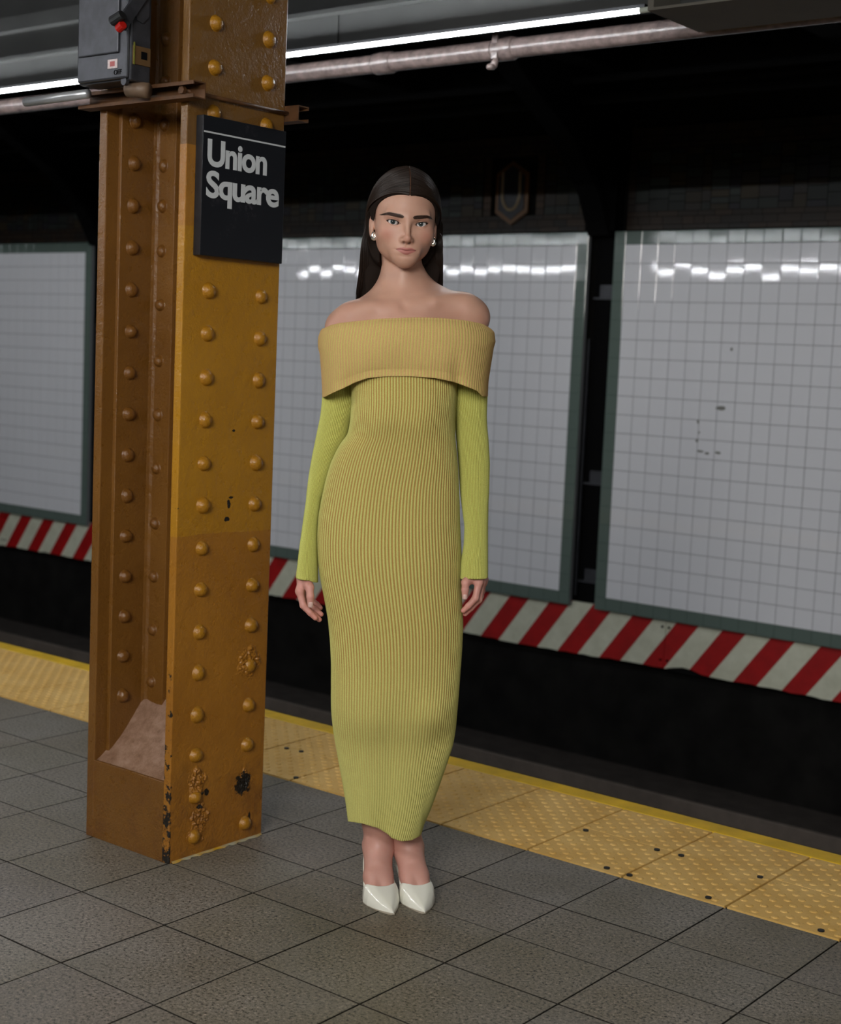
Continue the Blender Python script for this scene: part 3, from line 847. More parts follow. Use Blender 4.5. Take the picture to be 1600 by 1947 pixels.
def surface_net(fn, lo, hi, h, margin=2.2):
    lo = np.array(lo, float); hi = np.array(hi, float)
    n = np.ceil((hi - lo) / h).astype(int) + 1
    B = 16
    V = np.full(tuple(n), 1.0, dtype=np.float32)
    nb = -(-n // B)
    cx = [lo[a] + (np.arange(nb[a]) * B + B / 2) * h for a in range(3)]
    Cx, Cy, Cz = np.meshgrid(*cx, indexing='ij')
    cv = fn(Cx.ravel(), Cy.ravel(), Cz.ravel()).reshape(Cx.shape)
    R = B * h * 0.87
    ax = [lo[a] + np.arange(n[a]) * h for a in range(3)]
    for i in range(nb[0]):
        for j in range(nb[1]):
            for k in range(nb[2]):
                s = np.s_[i * B:min((i + 1) * B, n[0]), j * B:min((j + 1) * B, n[1]), k * B:min((k + 1) * B, n[2])]
                c = cv[i, j, k]
                if abs(c) > R * margin: V[s] = np.sign(c); continue
                X, Y, Z = np.meshgrid(ax[0][s[0]], ax[1][s[1]], ax[2][s[2]], indexing='ij')
                V[s] = fn(X.ravel(), Y.ravel(), Z.ravel()).reshape(X.shape)
    S = V < 0
    c8 = sum(S[a:n[0] - 1 + a, b:n[1] - 1 + b, c:n[2] - 1 + c].astype(np.int8) for a in (0, 1) for b in (0, 1) for c in (0, 1))
    act = np.argwhere((c8 > 0) & (c8 < 8))
    idx = np.full(tuple(n - 1), -1, dtype=np.int32); idx[act[:, 0], act[:, 1], act[:, 2]] = np.arange(len(act))
    acc = np.zeros((len(act), 3)); cnt = np.zeros(len(act))
    cr = [(a, b, c) for a in (0, 1) for b in (0, 1) for c in (0, 1)]
    for p in cr:
        for a in range(3):
            if p[a]: continue
            q = list(p); q[a] = 1
            v0 = V[act[:, 0] + p[0], act[:, 1] + p[1], act[:, 2] + p[2]]; v1 = V[act[:, 0] + q[0], act[:, 1] + q[1], act[:, 2] + q[2]]
            mk = (v0 < 0) != (v1 < 0)
            t = np.where(mk, v0 / np.where(mk, v0 - v1, 1), 0)
            pt = np.array(p)[None, :] + np.zeros((len(act), 1)); pt[:, a] = t
            acc[mk] += pt[mk]; cnt[mk] += 1
    verts = lo + (act + acc / np.maximum(cnt, 1)[:, None]) * h
    faces = []
    for a in range(3):
        b, c = (a + 1) % 3, (a + 2) % 3
        s0 = [slice(None)] * 3; s1 = [slice(None)] * 3
        s0[a] = slice(0, n[a] - 1); s1[a] = slice(1, n[a])
        for q in (b, c): s0[q] = slice(1, n[q] - 1); s1[q] = slice(1, n[q] - 1)
        d = S[tuple(s0)] != S[tuple(s1)]
        e = np.argwhere(d); off = np.zeros(3, int); off[b] = 1; off[c] = 1
        flip = S[tuple(s0)][d]
        g = e + off
        def cell(db, dc):
            w = g.copy(); w[:, b] -= db; w[:, c] -= dc
            return idx[w[:, 0], w[:, 1], w[:, 2]]
        f = np.stack([cell(0, 0), cell(1, 0), cell(1, 1), cell(0, 1)], 1)
        f[~flip] = f[~flip][:, ::-1]
        faces.append(f)
    F = np.concatenate(faces); F = F[(F >= 0).all(1)]
    return verts, F


def smin(a, b, k):
    h = np.clip(0.5 + 0.5 * (b - a) / k, 0, 1); return b * (1 - h) + a * h - k * h * (1 - h)


def smax(a, b, k): return -smin(-a, -b, k)


def sph(x, y, z, c, r): return np.sqrt((x - c[0]) ** 2 + (y - c[1]) ** 2 + (z - c[2]) ** 2) - r


def ell(x, y, z, c, r):
    a, b, d = (x - c[0]), (y - c[1]), (z - c[2])
    k0 = np.sqrt((a / r[0]) ** 2 + (b / r[1]) ** 2 + (d / r[2]) ** 2); k1 = np.sqrt((a / r[0] ** 2) ** 2 + (b / r[1] ** 2) ** 2 + (d / r[2] ** 2) ** 2)
    return k0 * (k0 - 1.0) / np.maximum(k1, 1e-6)


def cap(x, y, z, a, b, r0, r1=None):
    r1 = r0 if r1 is None else r1
    a = np.asarray(a, float); b = np.asarray(b, float); ba = b - a; L = (ba ** 2).sum()
    t = np.clip(((x - a[0]) * ba[0] + (y - a[1]) * ba[1] + (z - a[2]) * ba[2]) / L, 0, 1)
    return np.sqrt((x - a[0] - t * ba[0]) ** 2 + (y - a[1] - t * ba[1]) ** 2 + (z - a[2] - t * ba[2]) ** 2) - (r0 + (r1 - r0) * t)


def gs(u, s): return np.exp(-(u / s) ** 2)


# ---- head frame
HY, HRR, HP = math.radians(7.5), math.radians(1.4), math.radians(5.0)
Rz = np.array([[math.cos(HY), -math.sin(HY), 0], [math.sin(HY), math.cos(HY), 0], [0, 0, 1]])
Ry = np.array([[math.cos(HRR), 0, math.sin(HRR)], [0, 1, 0], [-math.sin(HRR), 0, math.cos(HRR)]])
Rx = np.array([[1, 0, 0], [0, math.cos(HP), -math.sin(HP)], [0, math.sin(HP), math.cos(HP)]])
RH = Rz @ Ry @ Rx
EYE_Y = -0.079
HC = at(775.7, 423.5, EYE_Y) - RH @ np.array([0, EYE_Y, 0])


def to_head(x, y, z):
    a, b, c = x - HC[0], y - HC[1], z - HC[2]
    return (RH[0, 0] * a + RH[1, 0] * b + RH[2, 0] * c, RH[0, 1] * a + RH[1, 1] * b + RH[2, 1] * c, RH[0, 2] * a + RH[1, 2] * b + RH[2, 2] * c)


def head_pt(p): return HC + RH @ np.asarray(p, float)


EX, EYC, EZ, ER = 0.0335, -0.0655, -0.0005, 0.0122


def head_f(X, Y, Z):
    A = np.abs(X)
    d = ell(X, Y, Z, (0, 0.008, 0.022), (0.0750, 0.094, 0.100))
    d = smin(d, ell(X, Y, Z, (0, -0.026, -0.030), (0.0640, 0.053, 0.072)), 0.022)
    d = smin(d, ell(X, Y, Z, (0, -0.064, -0.087), (0.021, 0.019, 0.019)), 0.028)
    d = smin(d, ell(A, Y, Z, (0.038, -0.008, -0.053), (0.015, 0.022, 0.020)), 0.030)
    d = smin(d, ell(A, Y, Z, (0.042, -0.051, -0.026), (0.019, 0.018, 0.017)), 0.028)       # cheekbones
    d = smin(d, cap(A, Y, Z, (0.000, -0.0805, 0.014), (0.046, -0.066, 0.019), 0.0058, 0.0035), 0.020)  # brow ridge
    d = smin(d, ell(X, Y, Z, (0, -0.071, -0.064), (0.030, 0.016, 0.023)), 0.030)             # mouth mound
    fr = (Y < -0.02)
    d = d + fr * 0.0065 * gs(A - 0.030, 0.015) * gs(Z + 0.001, 0.0095)                       # eye sockets
    # nose
    d = smin(d, cap(X, Y, Z, (0, -0.0830, 0.006), (0, -0.1015, -0.034), 0.0052, 0.0062), 0.012)
    d = smin(d, sph(X, Y, Z, (0, -0.1015, -0.0375), 0.0078), 0.007)
    d = smin(d, ell(A, Y, Z, (0.0102, -0.0895, -0.0405), (0.0050, 0.0078, 0.0054)), 0.009)
    d = smin(d, cap(X, Y, Z, (0, -0.0985, -0.0430), (0, -0.0895, -0.0475), 0.0034), 0.005)
    d = smax(d, -ell(A, Y, Z, (0.0062, -0.0955, -0.0475), (0.0030, 0.0050, 0.0036)), 0.003)
    # lips
    lx = np.clip(A / 0.0245, 0, 1)
    zl = -0.0638 - 0.0006 * np.cos(lx * PI * 2) + 0.0012 * lx ** 2                      # mouth line
    yb = -0.0905 + 0.010 * lx ** 2
    w = np.clip(1 - lx ** 1.7, 0, 1) ** 0.75
    up = np.sqrt((Y - yb - 0.0015) ** 2 + ((Z - (zl + 0.0032 * w)) * 1.15) ** 2) - 0.0034 * w
    lowl = np.sqrt((Y - yb - 0.0018) ** 2 + ((Z - (zl - 0.0048 * w)) * 1.0) ** 2) - 0.0048 * w
    out = np.maximum(A - 0.0245, 0)
    up = np.sqrt(np.maximum(up, 0) ** 2 + out ** 2) + np.minimum(up, 0); lowl = np.sqrt(np.maximum(lowl, 0) ** 2 + out ** 2) + np.minimum(lowl, 0)
    d = smin(d, up, 0.0038); d = smin(d, lowl, 0.0038)
    d = d + fr * 0.0017 * gs(Z - zl, 0.0013) * gs(X, 0.021)
    d = d + fr * 0.0008 * gs(A - 0.0265, 0.004) * gs(Z + 0.0645, 0.004)
    d = d + fr * 0.0022 * gs(Z + 0.0785, 0.005) * gs(X, 0.016)
    d = d + fr * 0.0010 * gs(X, 0.0028) * gs(Z + 0.053, 0.005)
    # eyelids round the eyeball
    d = smin(d, sph(A, Y, Z, (EX, EYC, EZ), ER + 0.0014), 0.0045)
    t = (A - EX)                                                    # + is the outer side
    xi = np.clip((t + 0.0150) / 0.0300, 0, 1)
    zc = EZ - 0.0030 + 0.0042 * xi                                  # outer corner a little higher
    arch = np.clip(1 - ((t) / 0.0150) ** 2, 0, 1)
    zu = zc + 0.0050 * arch ** 0.62; zd = zc - 0.0050 * arch ** 0.8
    op = np.maximum(np.maximum(Z - zu, zd - Z), np.abs(t) - 0.0150)
    carve = smax(op, sph(A, Y, Z, (EX, EYC, EZ), ER + 0.0050), 0.0006)
    d = np.where(fr, smax(d, -carve, 0.0008), d)
    d = d + fr * 0.0010 * gs(Z - (zu + 0.0036), 0.0011) * gs(t, 0.014)   # lid crease
    # ears
    e = ell(A - 0.10 * (Y - 0.01), Y - 0.25 * (Z + 0.012), Z, (0.0775, 0.012, -0.012), (0.0058, 0.0150, 0.0300))
    e = smax(e, -ell(A, Y - 0.25 * (Z + 0.012), Z, (0.0835, 0.010, -0.008), (0.0050, 0.0085, 0.0185)), 0.003)
    d = smin(d, e, 0.006)
    return d


NB = at(767, 560, 0.028)           # base of the neck
NTOP = head_pt((0, 0.030, -0.060))
SJL = at(657, 624, 0.020); SJR = at(893, 604, 0.020)


def body_f(x, y, z):
    hx, hy, hz = to_head(x, y, z)
    d = head_f(hx, hy, hz)
    nk = cap(x, y, z, NTOP, NB, 0.0490, 0.0500)
    nk = smin(nk, ell(x, y, z, at(768, 522, -0.012), (0.0145, 0.014, 0.026)), 0.018)
    d = smin(d, nk, 0.009)
    b = cap(x, y, z, at(735, 580, 0.035), SJL, 0.033, 0.040)
    b = smin(b, cap(x, y, z, at(805, 566, 0.035), SJR, 0.034, 0.041), 0.03)
    b = smin(b, cap(x, y, z, at(738, 548, 0.040), at(690, 590, 0.035), 0.020, 0.022), 0.03)
    b = smin(b, cap(x, y, z, at(798, 540, 0.040), at(850, 575, 0.035), 0.020, 0.022), 0.03)
    b = smin(b, sph(x, y, z, SJL, 0.0455), 0.03); b = smin(b, sph(x, y, z, SJR, 0.0460), 0.03)
    b = smin(b, ell(x, y, z, at(770, 690, 0.006), (0.128, 0.098, 0.180)), 0.045)
    b = smin(b, cap(x, y, z, at(725, 592, -0.018), at(672, 600, 0.0), 0.030, 0.032), 0.03); b = smin(b, cap(x, y, z, at(812, 582, -0.018), at(878, 585, 0.0), 0.030, 0.034), 0.03)
    d = smin(d, b, 0.045)
    # clavicles, notch, tendons
    for s, P0, P1, P2 in ((1, at(757, 587, -0.050), at(715, 584, -0.044), at(655, 592, -0.006)), (1, at(779, 584, -0.050), at(826, 574, -0.044), at(893, 572, -0.006))):
        d = smin(d, cap(x, y, z, P0 + np.array([0, 0.004, 0]), P1 + np.array([0, 0.005, 0]), 0.0040), 0.024); d = smin(d, cap(x, y, z, P1 + np.array([0, 0.005, 0]), P2, 0.0040, 0.003), 0.024)
    n = at(768, 580, -0.062); d = d + 0.005 * gs(np.sqrt((x - n[0]) ** 2 + (y - n[1]) ** 2 + (z - n[2]) ** 2), 0.012)
    for q in (at(722, 574, -0.045), at(815, 564, -0.045)):
        d = d + 0.002 * gs(np.sqrt((x - q[0]) ** 2 + ((z - q[2]) * 1.6) ** 2), 0.024) * (y < 0.0)
    return d


def skin_col(P):
    """skin tone per vertex: lips, brow base, lash line, slightly flushed cheeks and nose"""
    hx, hy, hz = to_head(P[:, 0], P[:, 1], P[:, 2]); A = np.abs(hx)
    c = np.tile(np.array(srgb(192, 152, 132)[:3]), (len(P), 1)); fr = (hy < -0.03) & (hz > -0.115)
    def mixc(w, col): w = (w * fr)[:, None]; c[:] = c * (1 - w) + np.array(srgb(*col)[:3]) * w
    mixc(0.38 * gs(A - 0.047, 0.018) * gs(hz + 0.028, 0.018), (190, 118, 104))
    mixc(0.30 * gs(hx, 0.010) * gs(hz + 0.038, 0.012), (192, 122, 106))
    mixc(0.35 * gs(A - 0.034, 0.018) * gs(hz - 0.007, 0.007), (140, 92, 72))
    lx = np.clip(A / 0.0245, 0, 1); zl = -0.0638 - 0.0006 * np.cos(lx * PI * 2) + 0.0012 * lx ** 2
    w = np.clip(1 - lx ** 1.7, 0, 1) ** 0.75
    top = zl + 0.0064 * w * (1 - 0.16 * gs(hx, 0.003)); bot = zl - 0.0106 * w ** 1.2
    lips = np.clip((top - hz) / 0.0009 + 0.5, 0, 1) * np.clip((hz - bot) / 0.0009 + 0.5, 0, 1) * (A < 0.0245)
    mixc(lips * 0.92, (176, 112, 106))
    mixc(gs(hz - zl, 0.0008) * (A < 0.0240) * 0.9, (84, 40, 38))
    t = A - EX
    xi = np.clip((t + 0.0150) / 0.0300, 0, 1); zc = EZ - 0.0030 + 0.0042 * xi; arch = np.clip(1 - (t / 0.0150) ** 2, 0, 1)
    zu = zc + 0.0050 * arch ** 0.62; zd = zc - 0.0050 * arch ** 0.8
    mixc(gs(hz - zu - 0.0002, 0.0011) * (np.abs(t) < 0.0165) * 0.95, (34, 22, 18))
    mixc(gs(hz - zd + 0.0002, 0.0009) * (np.abs(t) < 0.0155) * 0.45, (90, 52, 42))
    mixc(gs(hz - zu - 0.0036, 0.0010) * (np.abs(t) < 0.014) * 0.5, (120, 76, 58))
    # brows
    bz = np.interp(A, [0.011, 0.016, 0.030, 0.045, 0.054, 0.061], [0.0128, 0.0132, 0.0156, 0.0176, 0.0164, 0.0134])
    bw = np.interp(A, [0.010, 0.014, 0.020, 0.040, 0.052, 0.062], [0.0008, 0.0040, 0.0048, 0.0044, 0.0032, 0.0010])
    mixc(np.clip((bw - np.abs(hz - bz)) / 0.0014 + 0.3, 0, 1) * (A > 0.0105) * (A < 0.0615) * 0.93, (46, 32, 25))
    ns = gs(np.sqrt((A - 0.0062) ** 2 + (hz + 0.0478) ** 2), 0.0026); mixc(ns * 0.9, (50, 24, 20))
    return c


k = NT('skin'); at_ = k.n('ShaderNodeAttribute', attribute_name='skin_tone'); v = k.coords()
n1 = k.noise(v, 300, 3); n2 = k.noise(v, 22, 4)
cc = k.mix(0.16, at_.outputs[0], k.ramp(n2, [(0.35, srgb(178, 118, 100)), (0.65, srgb(206, 176, 156))]), 'SOFT_LIGHT')
k.set(Base_Color=cc, Roughness=0.46); k.b.inputs['Subsurface Weight'].default_value = 0.12
k.b.inputs['Subsurface Radius'].default_value = (0.010, 0.004, 0.002); k.b.inputs['Subsurface Scale'].default_value = 0.5
k.b.inputs['Specular IOR Level'].default_value = 0.4
k.bump(n1, 0.05, 0.0006); M['skin'] = k.m

woman = empty('person', tuple(WO), WR)
tag(woman, 'woman standing with arms at her sides in an off-shoulder ribbed yellow-green dress and white heels', 'person')

parts = []
Zc = NB[2] - 0.035
v1, f1 = surface_net(body_f, HC + [-0.105, -0.135, -0.137], HC + [0.105, 0.125, 0.140], 0.00125)
v2, f2 = surface_net(body_f, (-0.31, -0.145, 1.20), (0.20, 0.165, HC[2] - 0.122), 0.0027)


def trim(v, f, keep):
    f = f[keep(v)[f].all(1)]; u, inv = np.unique(f, return_inverse=True); return v[u], inv.reshape(f.shape)


v1, f1 = trim(v1, f1, lambda p: p[:, 2] > HC[2] - 0.1345)
parts.append((v1, f1, skin_col(v1)))
c2 = np.tile(np.array(srgb(192, 152, 132)[:3]), (len(v2), 1))
c2 = c2 * (1 - 0.25 * np.clip((1.50 - v2[:, 2:3]) / 0.12, 0, 1)) + np.array(srgb(196, 132, 118)[:3]) * 0.25 * np.clip((1.50 - v2[:, 2:3]) / 0.12, 0, 1)
parts.append((v2, f2, c2))

# ---- hands
def hand_field(pal, fingers, thumb, wrist, arm):
    def fn(x, y, z):
        d = cap(x, y, z, arm, wrist, 0.019, 0.0235)
        d = smin(d, cap(x, y, z, wrist + [0, 0.012, 0], wrist + [0, -0.012, 0], 0.020), 0.01)
        for ch, rr in fingers:
            k_ = cap(x, y, z, wrist, ch[0], 0.0145, 0.0112)
            d = smin(d, k_, 0.008)
        d = smin(d, cap(x, y, z, wrist + (fingers[0][0][0] - wrist) * 0.35, thumb[0][1], 0.014, 0.0105), 0.010)
        g = None
        for ch, rr in fingers:
            q = None
            for i in range(len(ch) - 1):
                c_ = cap(x, y, z, ch[i], ch[i + 1], rr[i], rr[i + 1]); q = c_ if q is None else smin(q, c_, 0.003)
            for i in (1,): q = smin(q, sph(x, y, z, ch[i], rr[i] * 0.98), 0.003)
            g = q if g is None else smin(g, q, 0.0012)
        d = smin(d, g, 0.005)
        ch, rr = thumb; q = None
        for i in range(len(ch) - 1):
            c_ = cap(x, y, z, ch[i], ch[i + 1], rr[i], rr[i + 1]); q = c_ if q is None else smin(q, c_, 0.004)
        d = smin(d, q, 0.0045)
        return d
    return fn


def chain(pts): return [at(*p) for p in pts]


R4 = [0.0092, 0.0083, 0.0074, 0.0064]
left = hand_field(None,
    [(chain([(570, 1124, -0.040), (577, 1151, -0.046), (590, 1165, -0.048), (600, 1175, -0.048)]), R4),
     (chain([(571, 1126, -0.018), (582, 1156, -0.024), (598, 1170, -0.028), (607.5, 1178, -0.028)]), R4),
     (chain([(572, 1126, 0.004), (588, 1151, -0.003), (602, 1161, -0.008), (611, 1168, -0.010)]), [0.0088, 0.0080, 0.0072, 0.0062]),
     (chain([(574, 1121, 0.024), (592, 1140, 0.018), (603, 1149, 0.014), (610, 1156, 0.010)]), [0.0078, 0.0070, 0.0064, 0.0056])],
    (chain([(585, 1104, -0.040), (589, 1117, -0.058), (590.5, 1134, -0.068), (590.5, 1149, -0.068)]), [0.0120, 0.0098, 0.0090, 0.0074]),
    at(582, 1092, -0.010), at(585, 1040, 0.005))
right = hand_field(None,
    [(chain([(911, 1107, -0.042), (904.5, 1137, -0.050), (891, 1152, -0.052), (881.5, 1161, -0.052)]), R4),
     (chain([(916, 1107, -0.020), (911, 1140, -0.028), (896, 1156, -0.032), (885, 1167, -0.032)]), R4),
     (chain([(919.5, 1106, 0.002), (914, 1134, -0.004), (902, 1147, -0.010), (893, 1157, -0.012)]), [0.0088, 0.0080, 0.0072, 0.0062]),
     (chain([(921, 1102, 0.022), (917, 1125, 0.018), (908, 1137, 0.012), (901, 1144, 0.010)]), [0.0078, 0.0070, 0.0064, 0.0056])],
    (chain([(892, 1098, -0.036), (886, 1108, -0.055), (885, 1121, -0.068), (884.5, 1134, -0.068)]), [0.0110, 0.0095, 0.0089, 0.0074]),
    at(906, 1086, -0.010), at(903, 1040, 0.005))
for fn, c in ((left, at(590, 1135, 0)), (right, at(902, 1125, 0))):
    v_, f_ = surface_net(fn, c + [-0.06, -0.095, -0.085], c + [0.06, 0.055, 0.12], 0.0015)
    cc_ = np.tile(np.array(srgb(206, 152, 140)[:3]), (len(v_), 1))
    tipw = np.clip((c[2] - 0.015 - v_[:, 2:3]) / 0.03, 0, 1) * 0.5; cc_ = cc_ * (1 - tipw) + np.array(srgb(210, 132, 118)[:3]) * tipw
    parts.append((v_, f_, cc_))

# ---- arms inside the sleeves (hidden) and the legs inside the skirt
def arm_chain(P, rr):
    def fn(x, y, z):
        d = None
        for i in range(len(P) - 1):
            c_ = cap(x, y, z, P[i], P[i + 1], rr[i], rr[i + 1]); d = c_ if d is None else smin(d, c_, 0.015)
        return d
    return fn
arm_f = arm_chain([SJL, at(641, 760, 0.024), at(622, 860, 0.028), at(600, 950, 0.016), at(588, 1075, -0.010)], [0.034, 0.029, 0.023, 0.014, 0.012])
arm_g = arm_chain([SJR, at(896, 760, 0.024), at(900, 860, 0.028), at(903, 950, 0.016), at(903, 1075, -0.010)], [0.034, 0.030, 0.026, 0.021, 0.018])
for fn, lo, hi in ((arm_f, (-0.36, -0.08, 0.82), (-0.08, 0.12, 1.46)), (arm_g, (0.05, -0.08, 0.82), (0.26, 0.12, 1.50))):
    v_, f_ = surface_net(fn, lo, hi, 0.006); parts.append((v_, f_, np.tile(np.array(srgb(192, 152, 132)[:3]), (len(v_), 1))))


# ---- feet and shoes: every foot has its own axis from heel to toe on the floor
def ground_pt(px, py, z=0.0):
    ray = (px - 800.0) / F_PX * CR[0] + (py - 973.5) / F_PX * CR[1] + CR[2]
    t = (z - CAM_H) / ray[2]; P = np.array([0, 0, CAM_H]) + t * ray
    return np.array([P @ RW, P @ NW - DW, z])


feet = []
for tip, ank, hipx, cs in (((749.0, 1732.5), (720, 1606), -2, -0.0105), ((808.0, 1730.5), (776, 1608), 2, 0.0020)):
    T = ground_pt(tip[0], tip[1], 0.012)
    A_ = at(ank[0], ank[1], T[1] + 0.185)
    ax = T[:2] - (at(ank[0] + hipx, ank[1], T[1] + 0.185))[:2]; L = np.linalg.norm(ax); u_ = ax / L
    feet.append((T, A_, u_, cs))


def shoe_coords(x, y, T, u_):
    s = -((x - T[0]) * u_[0] + (y - T[1]) * u_[1]); t = -(x - T[0]) * u_[1] + (y - T[1]) * u_[0]
    return s, t


SS = np.array([0.000, 0.008, 0.022, 0.045, 0.070, 0.090, 0.110, 0.135, 0.165, 0.200, 0.235, 0.252])
SWD = np.array([0.0015, 0.0062, 0.0150, 0.0285, 0.0390, 0.0430, 0.0410, 0.0320, 0.0260, 0.0260, 0.0235, 0.011])
SHT = np.array([0.0070, 0.0125, 0.0185, 0.0300, 0.0420, 0.0520, 0.0620, 0.0740, 0.0880, 0.1000, 0.105, 0.105])
SBT = np.array([0.004, 0.002, 0.001, 0.000, 0.000, 0.001, 0.005, 0.015, 0.028, 0.040, 0.046, 0.047])


def shift(s, cs): return cs * np.sin(np.clip(s / 0.21, 0, 1) * PI) ** 0.8


def shoe_fn(T, u_, cs):
    def fn(x, y, z):
        s, t = shoe_coords(x, y, T, u_)
        w = np.interp(s, SS, SWD) * 1.07; h = np.interp(s, SS, SHT); b = np.interp(s, SS, SBT)
        t2 = t - shift(s, cs)
        zc = b; hh = h - b
        ex = 2.1 + 2.2 * np.clip((s - 0.02) / 0.09, 0, 1)
        q = (np.abs(t2) / w) ** ex + (np.maximum(z - zc, 0) / hh) ** (ex * 0.85)
        d = (q ** (1 / ex) - 1) * np.minimum(w, hh) * 0.8
        d = smax(d, b - z, 0.004)
        d = np.maximum(d, -s); d = np.maximum(d, s - 0.252)
        # top line: a U cut behind the vamp, only the insole and a low heel cup go on
        tn = np.clip(np.abs(t2) / np.maximum(w, 1e-3), 0, 1.15)
        cut = np.minimum((s - (0.080 + 0.030 * tn ** 2.4)) * 0.8, z - (b + 0.006))
        cup = np.minimum(np.maximum(0.222 - s, z - (b + 0.022)), 1.0)
        return smax(d, np.minimum(cut, np.where(s > 0.205, cup, 1.0)), 0.0016)
    return fn


def foot_fn(T, A_, u_, knee, cs):
    def P3(s, t, z):
        t = t + float(shift(s, cs)); return np.array([T[0] - u_[0] * s - u_[1] * t, T[1] - u_[1] * s + u_[0] * t, z])
    heel = P3(0.222, 0.002, 0.075)
    ball = P3(0.088, 0.003, 0.024)
    ins = P3(0.150, 0.001, 0.078)
    ank = A_
    def fn(x, y, z):
        d = cap(x, y, z, knee, ank + (knee - ank) * 0.22, 0.043, 0.0320)
        d = smin(d, cap(x, y, z, ank + (knee - ank) * 0.22, ank, 0.0345, 0.0325), 0.03)
        d = smin(d, cap(x, y, z, ank, ins, 0.0330, 0.0280), 0.025)
        for s in (-1, 1):
            d = smin(d, cap(x, y, z, ank + np.array([s * 0.006, 0, -0.01]), P3(0.130, s * 0.010, 0.052), 0.0290, 0.0265), 0.012)
            d = smin(d, cap(x, y, z, P3(0.130, s * 0.010, 0.052), P3(0.092, s * 0.019, 0.024), 0.0265, 0.0185), 0.012)
        d = smin(d, cap(x, y, z, ank + [0, 0.01, -0.01], heel, 0.030, 0.026), 0.025)
        for s in (-1, 1): d = smin(d, sph(x, y, z, ank + [s * 0.026, 0.008, -0.002], 0.011), 0.012)
        return d
    return fn


knees = [at(710, 1400, 0.02), at(762, 1400, 0.02)]
for (T, A_, u_, cs), kn in zip(feet, knees):
    fn = foot_fn(T, A_, u_, kn, cs)
    lo = np.minimum(T, kn) - [0.09, 0.03, 0.02]; hi = np.maximum(T, kn) + [0.09, 0.28, 0.02]; lo[2] = 0.003; hi[1] = T[1] + 0.30
    v_, f_ = surface_net(fn, lo, hi, 0.0025)
    cc_ = np.tile(np.array(srgb(200, 152, 138)[:3]), (len(v_), 1)); parts.append((v_, f_, cc_))
    # thigh, hidden by the skirt
    hip = at((kn[0] > 0) * 60 + 715, 1040, 0.02)
    v_, f_ = surface_net(lambda x, y, z: cap(x, y, z, hip, kn, 0.075, 0.05), np.minimum(hip, kn) - 0.09, np.maximum(hip, kn) + 0.09, 0.008)
    parts.append((v_, f_, np.tile(np.array(srgb(192, 152, 132)[:3]), (len(v_), 1))))

off = 0; VV, FF, CC = [], [], []
for a, b, c in parts: VV.append(a); FF.append(b + off); CC.append(c); off += len(a)
raw_mesh('body', np.concatenate(VV), np.concatenate(FF), M['skin'], woman, col=np.concatenate(CC))

# ---- nails
M['nail'] = simple('pale nail', srgb(214, 178, 168), 0.25)
for (px, py, d, w, h, tl) in ((590.5, 1150, -0.0762, 0.0062, 0.0066, 0.10), (884.6, 1135, -0.0762, 0.0058, 0.0062, -0.05)):
    p = at(px, py, d); mb = MB(); V = []; F = []; n = 9
    for j in range(n):
        for i in range(n):
            u_, v_ = i / (n - 1) * 2 - 1, j / (n - 1) * 2 - 1
            ww = w * math.sqrt(max(0.02, 1 - 0.75 * v_ ** 4))
            V.append((p[0] + u_ * ww, p[1] + 0.0024 * u_ * u_ + (0.0012 if abs(v_) == 1 or abs(u_) == 1 else 0) - v_ * 0.0006, p[2] + v_ * h - 0.0012 * u_ * u_ * (1 if v_ < 0 else -1)))
    for j in range(n - 1):
        for i in range(n - 1): a = j * n + i; F.append((a, a + 1, a + n + 1, a + n))
    mb.add(V, F).build('fingernail', M['nail'], woman, smooth=True)

# ---- eyes
k = NT('eye'); v = k.coords('Object'); sx = k.n('ShaderNodeSeparateXYZ'); k.l(v, sx.inputs[0])
r = k.math('SQRT', k.math('ADD', k.math('MULTIPLY', sx.outputs[0], sx.outputs[0]), k.math('MULTIPLY', sx.outputs[2], sx.outputs[2])))
rr = k.math('DIVIDE', r, ER)
iris = k.ramp(rr, [(0.0, srgb(6, 7, 8)), (0.215, srgb(8, 10, 11)), (0.25, srgb(62, 72, 70)), (0.40, srgb(48, 58, 60)), (0.47, srgb(24, 30, 32)), (0.55, srgb(226, 222, 220)), (1.0, srgb(200, 184, 178))])
k.set(Base_Color=iris, Roughness=0.06); M['eye'] = k.m
for s in (-1, 1):
    V, F = [], []; n, mm = 32, 20
    for i in range(mm + 1):
        th = PI * i / mm
        for j in range(n):
            ph = 2 * PI * j / n; q = 1.0 + 0.045 * math.exp(-(th / 0.42) ** 2)
            V.append((ER * math.sin(th) * math.cos(ph), -ER * math.cos(th) * q, ER * math.sin(th) * math.sin(ph)))
    for i in range(mm):
        for j in range(n): F.append((i * n + j, i * n + (j + 1) % n, (i + 1) * n + (j + 1) % n, (i + 1) * n + j))
    o = MB().add(V, F).build('eye', M['eye'], woman, smooth=True)
    o.location = head_pt((s * EX, EYC, EZ))
    o.rotation_euler = Matrix(((Rz @ np.eye(3))).tolist()).to_euler(); o.rotation_euler = (math.radians(3), 0, math.radians(-1.5))

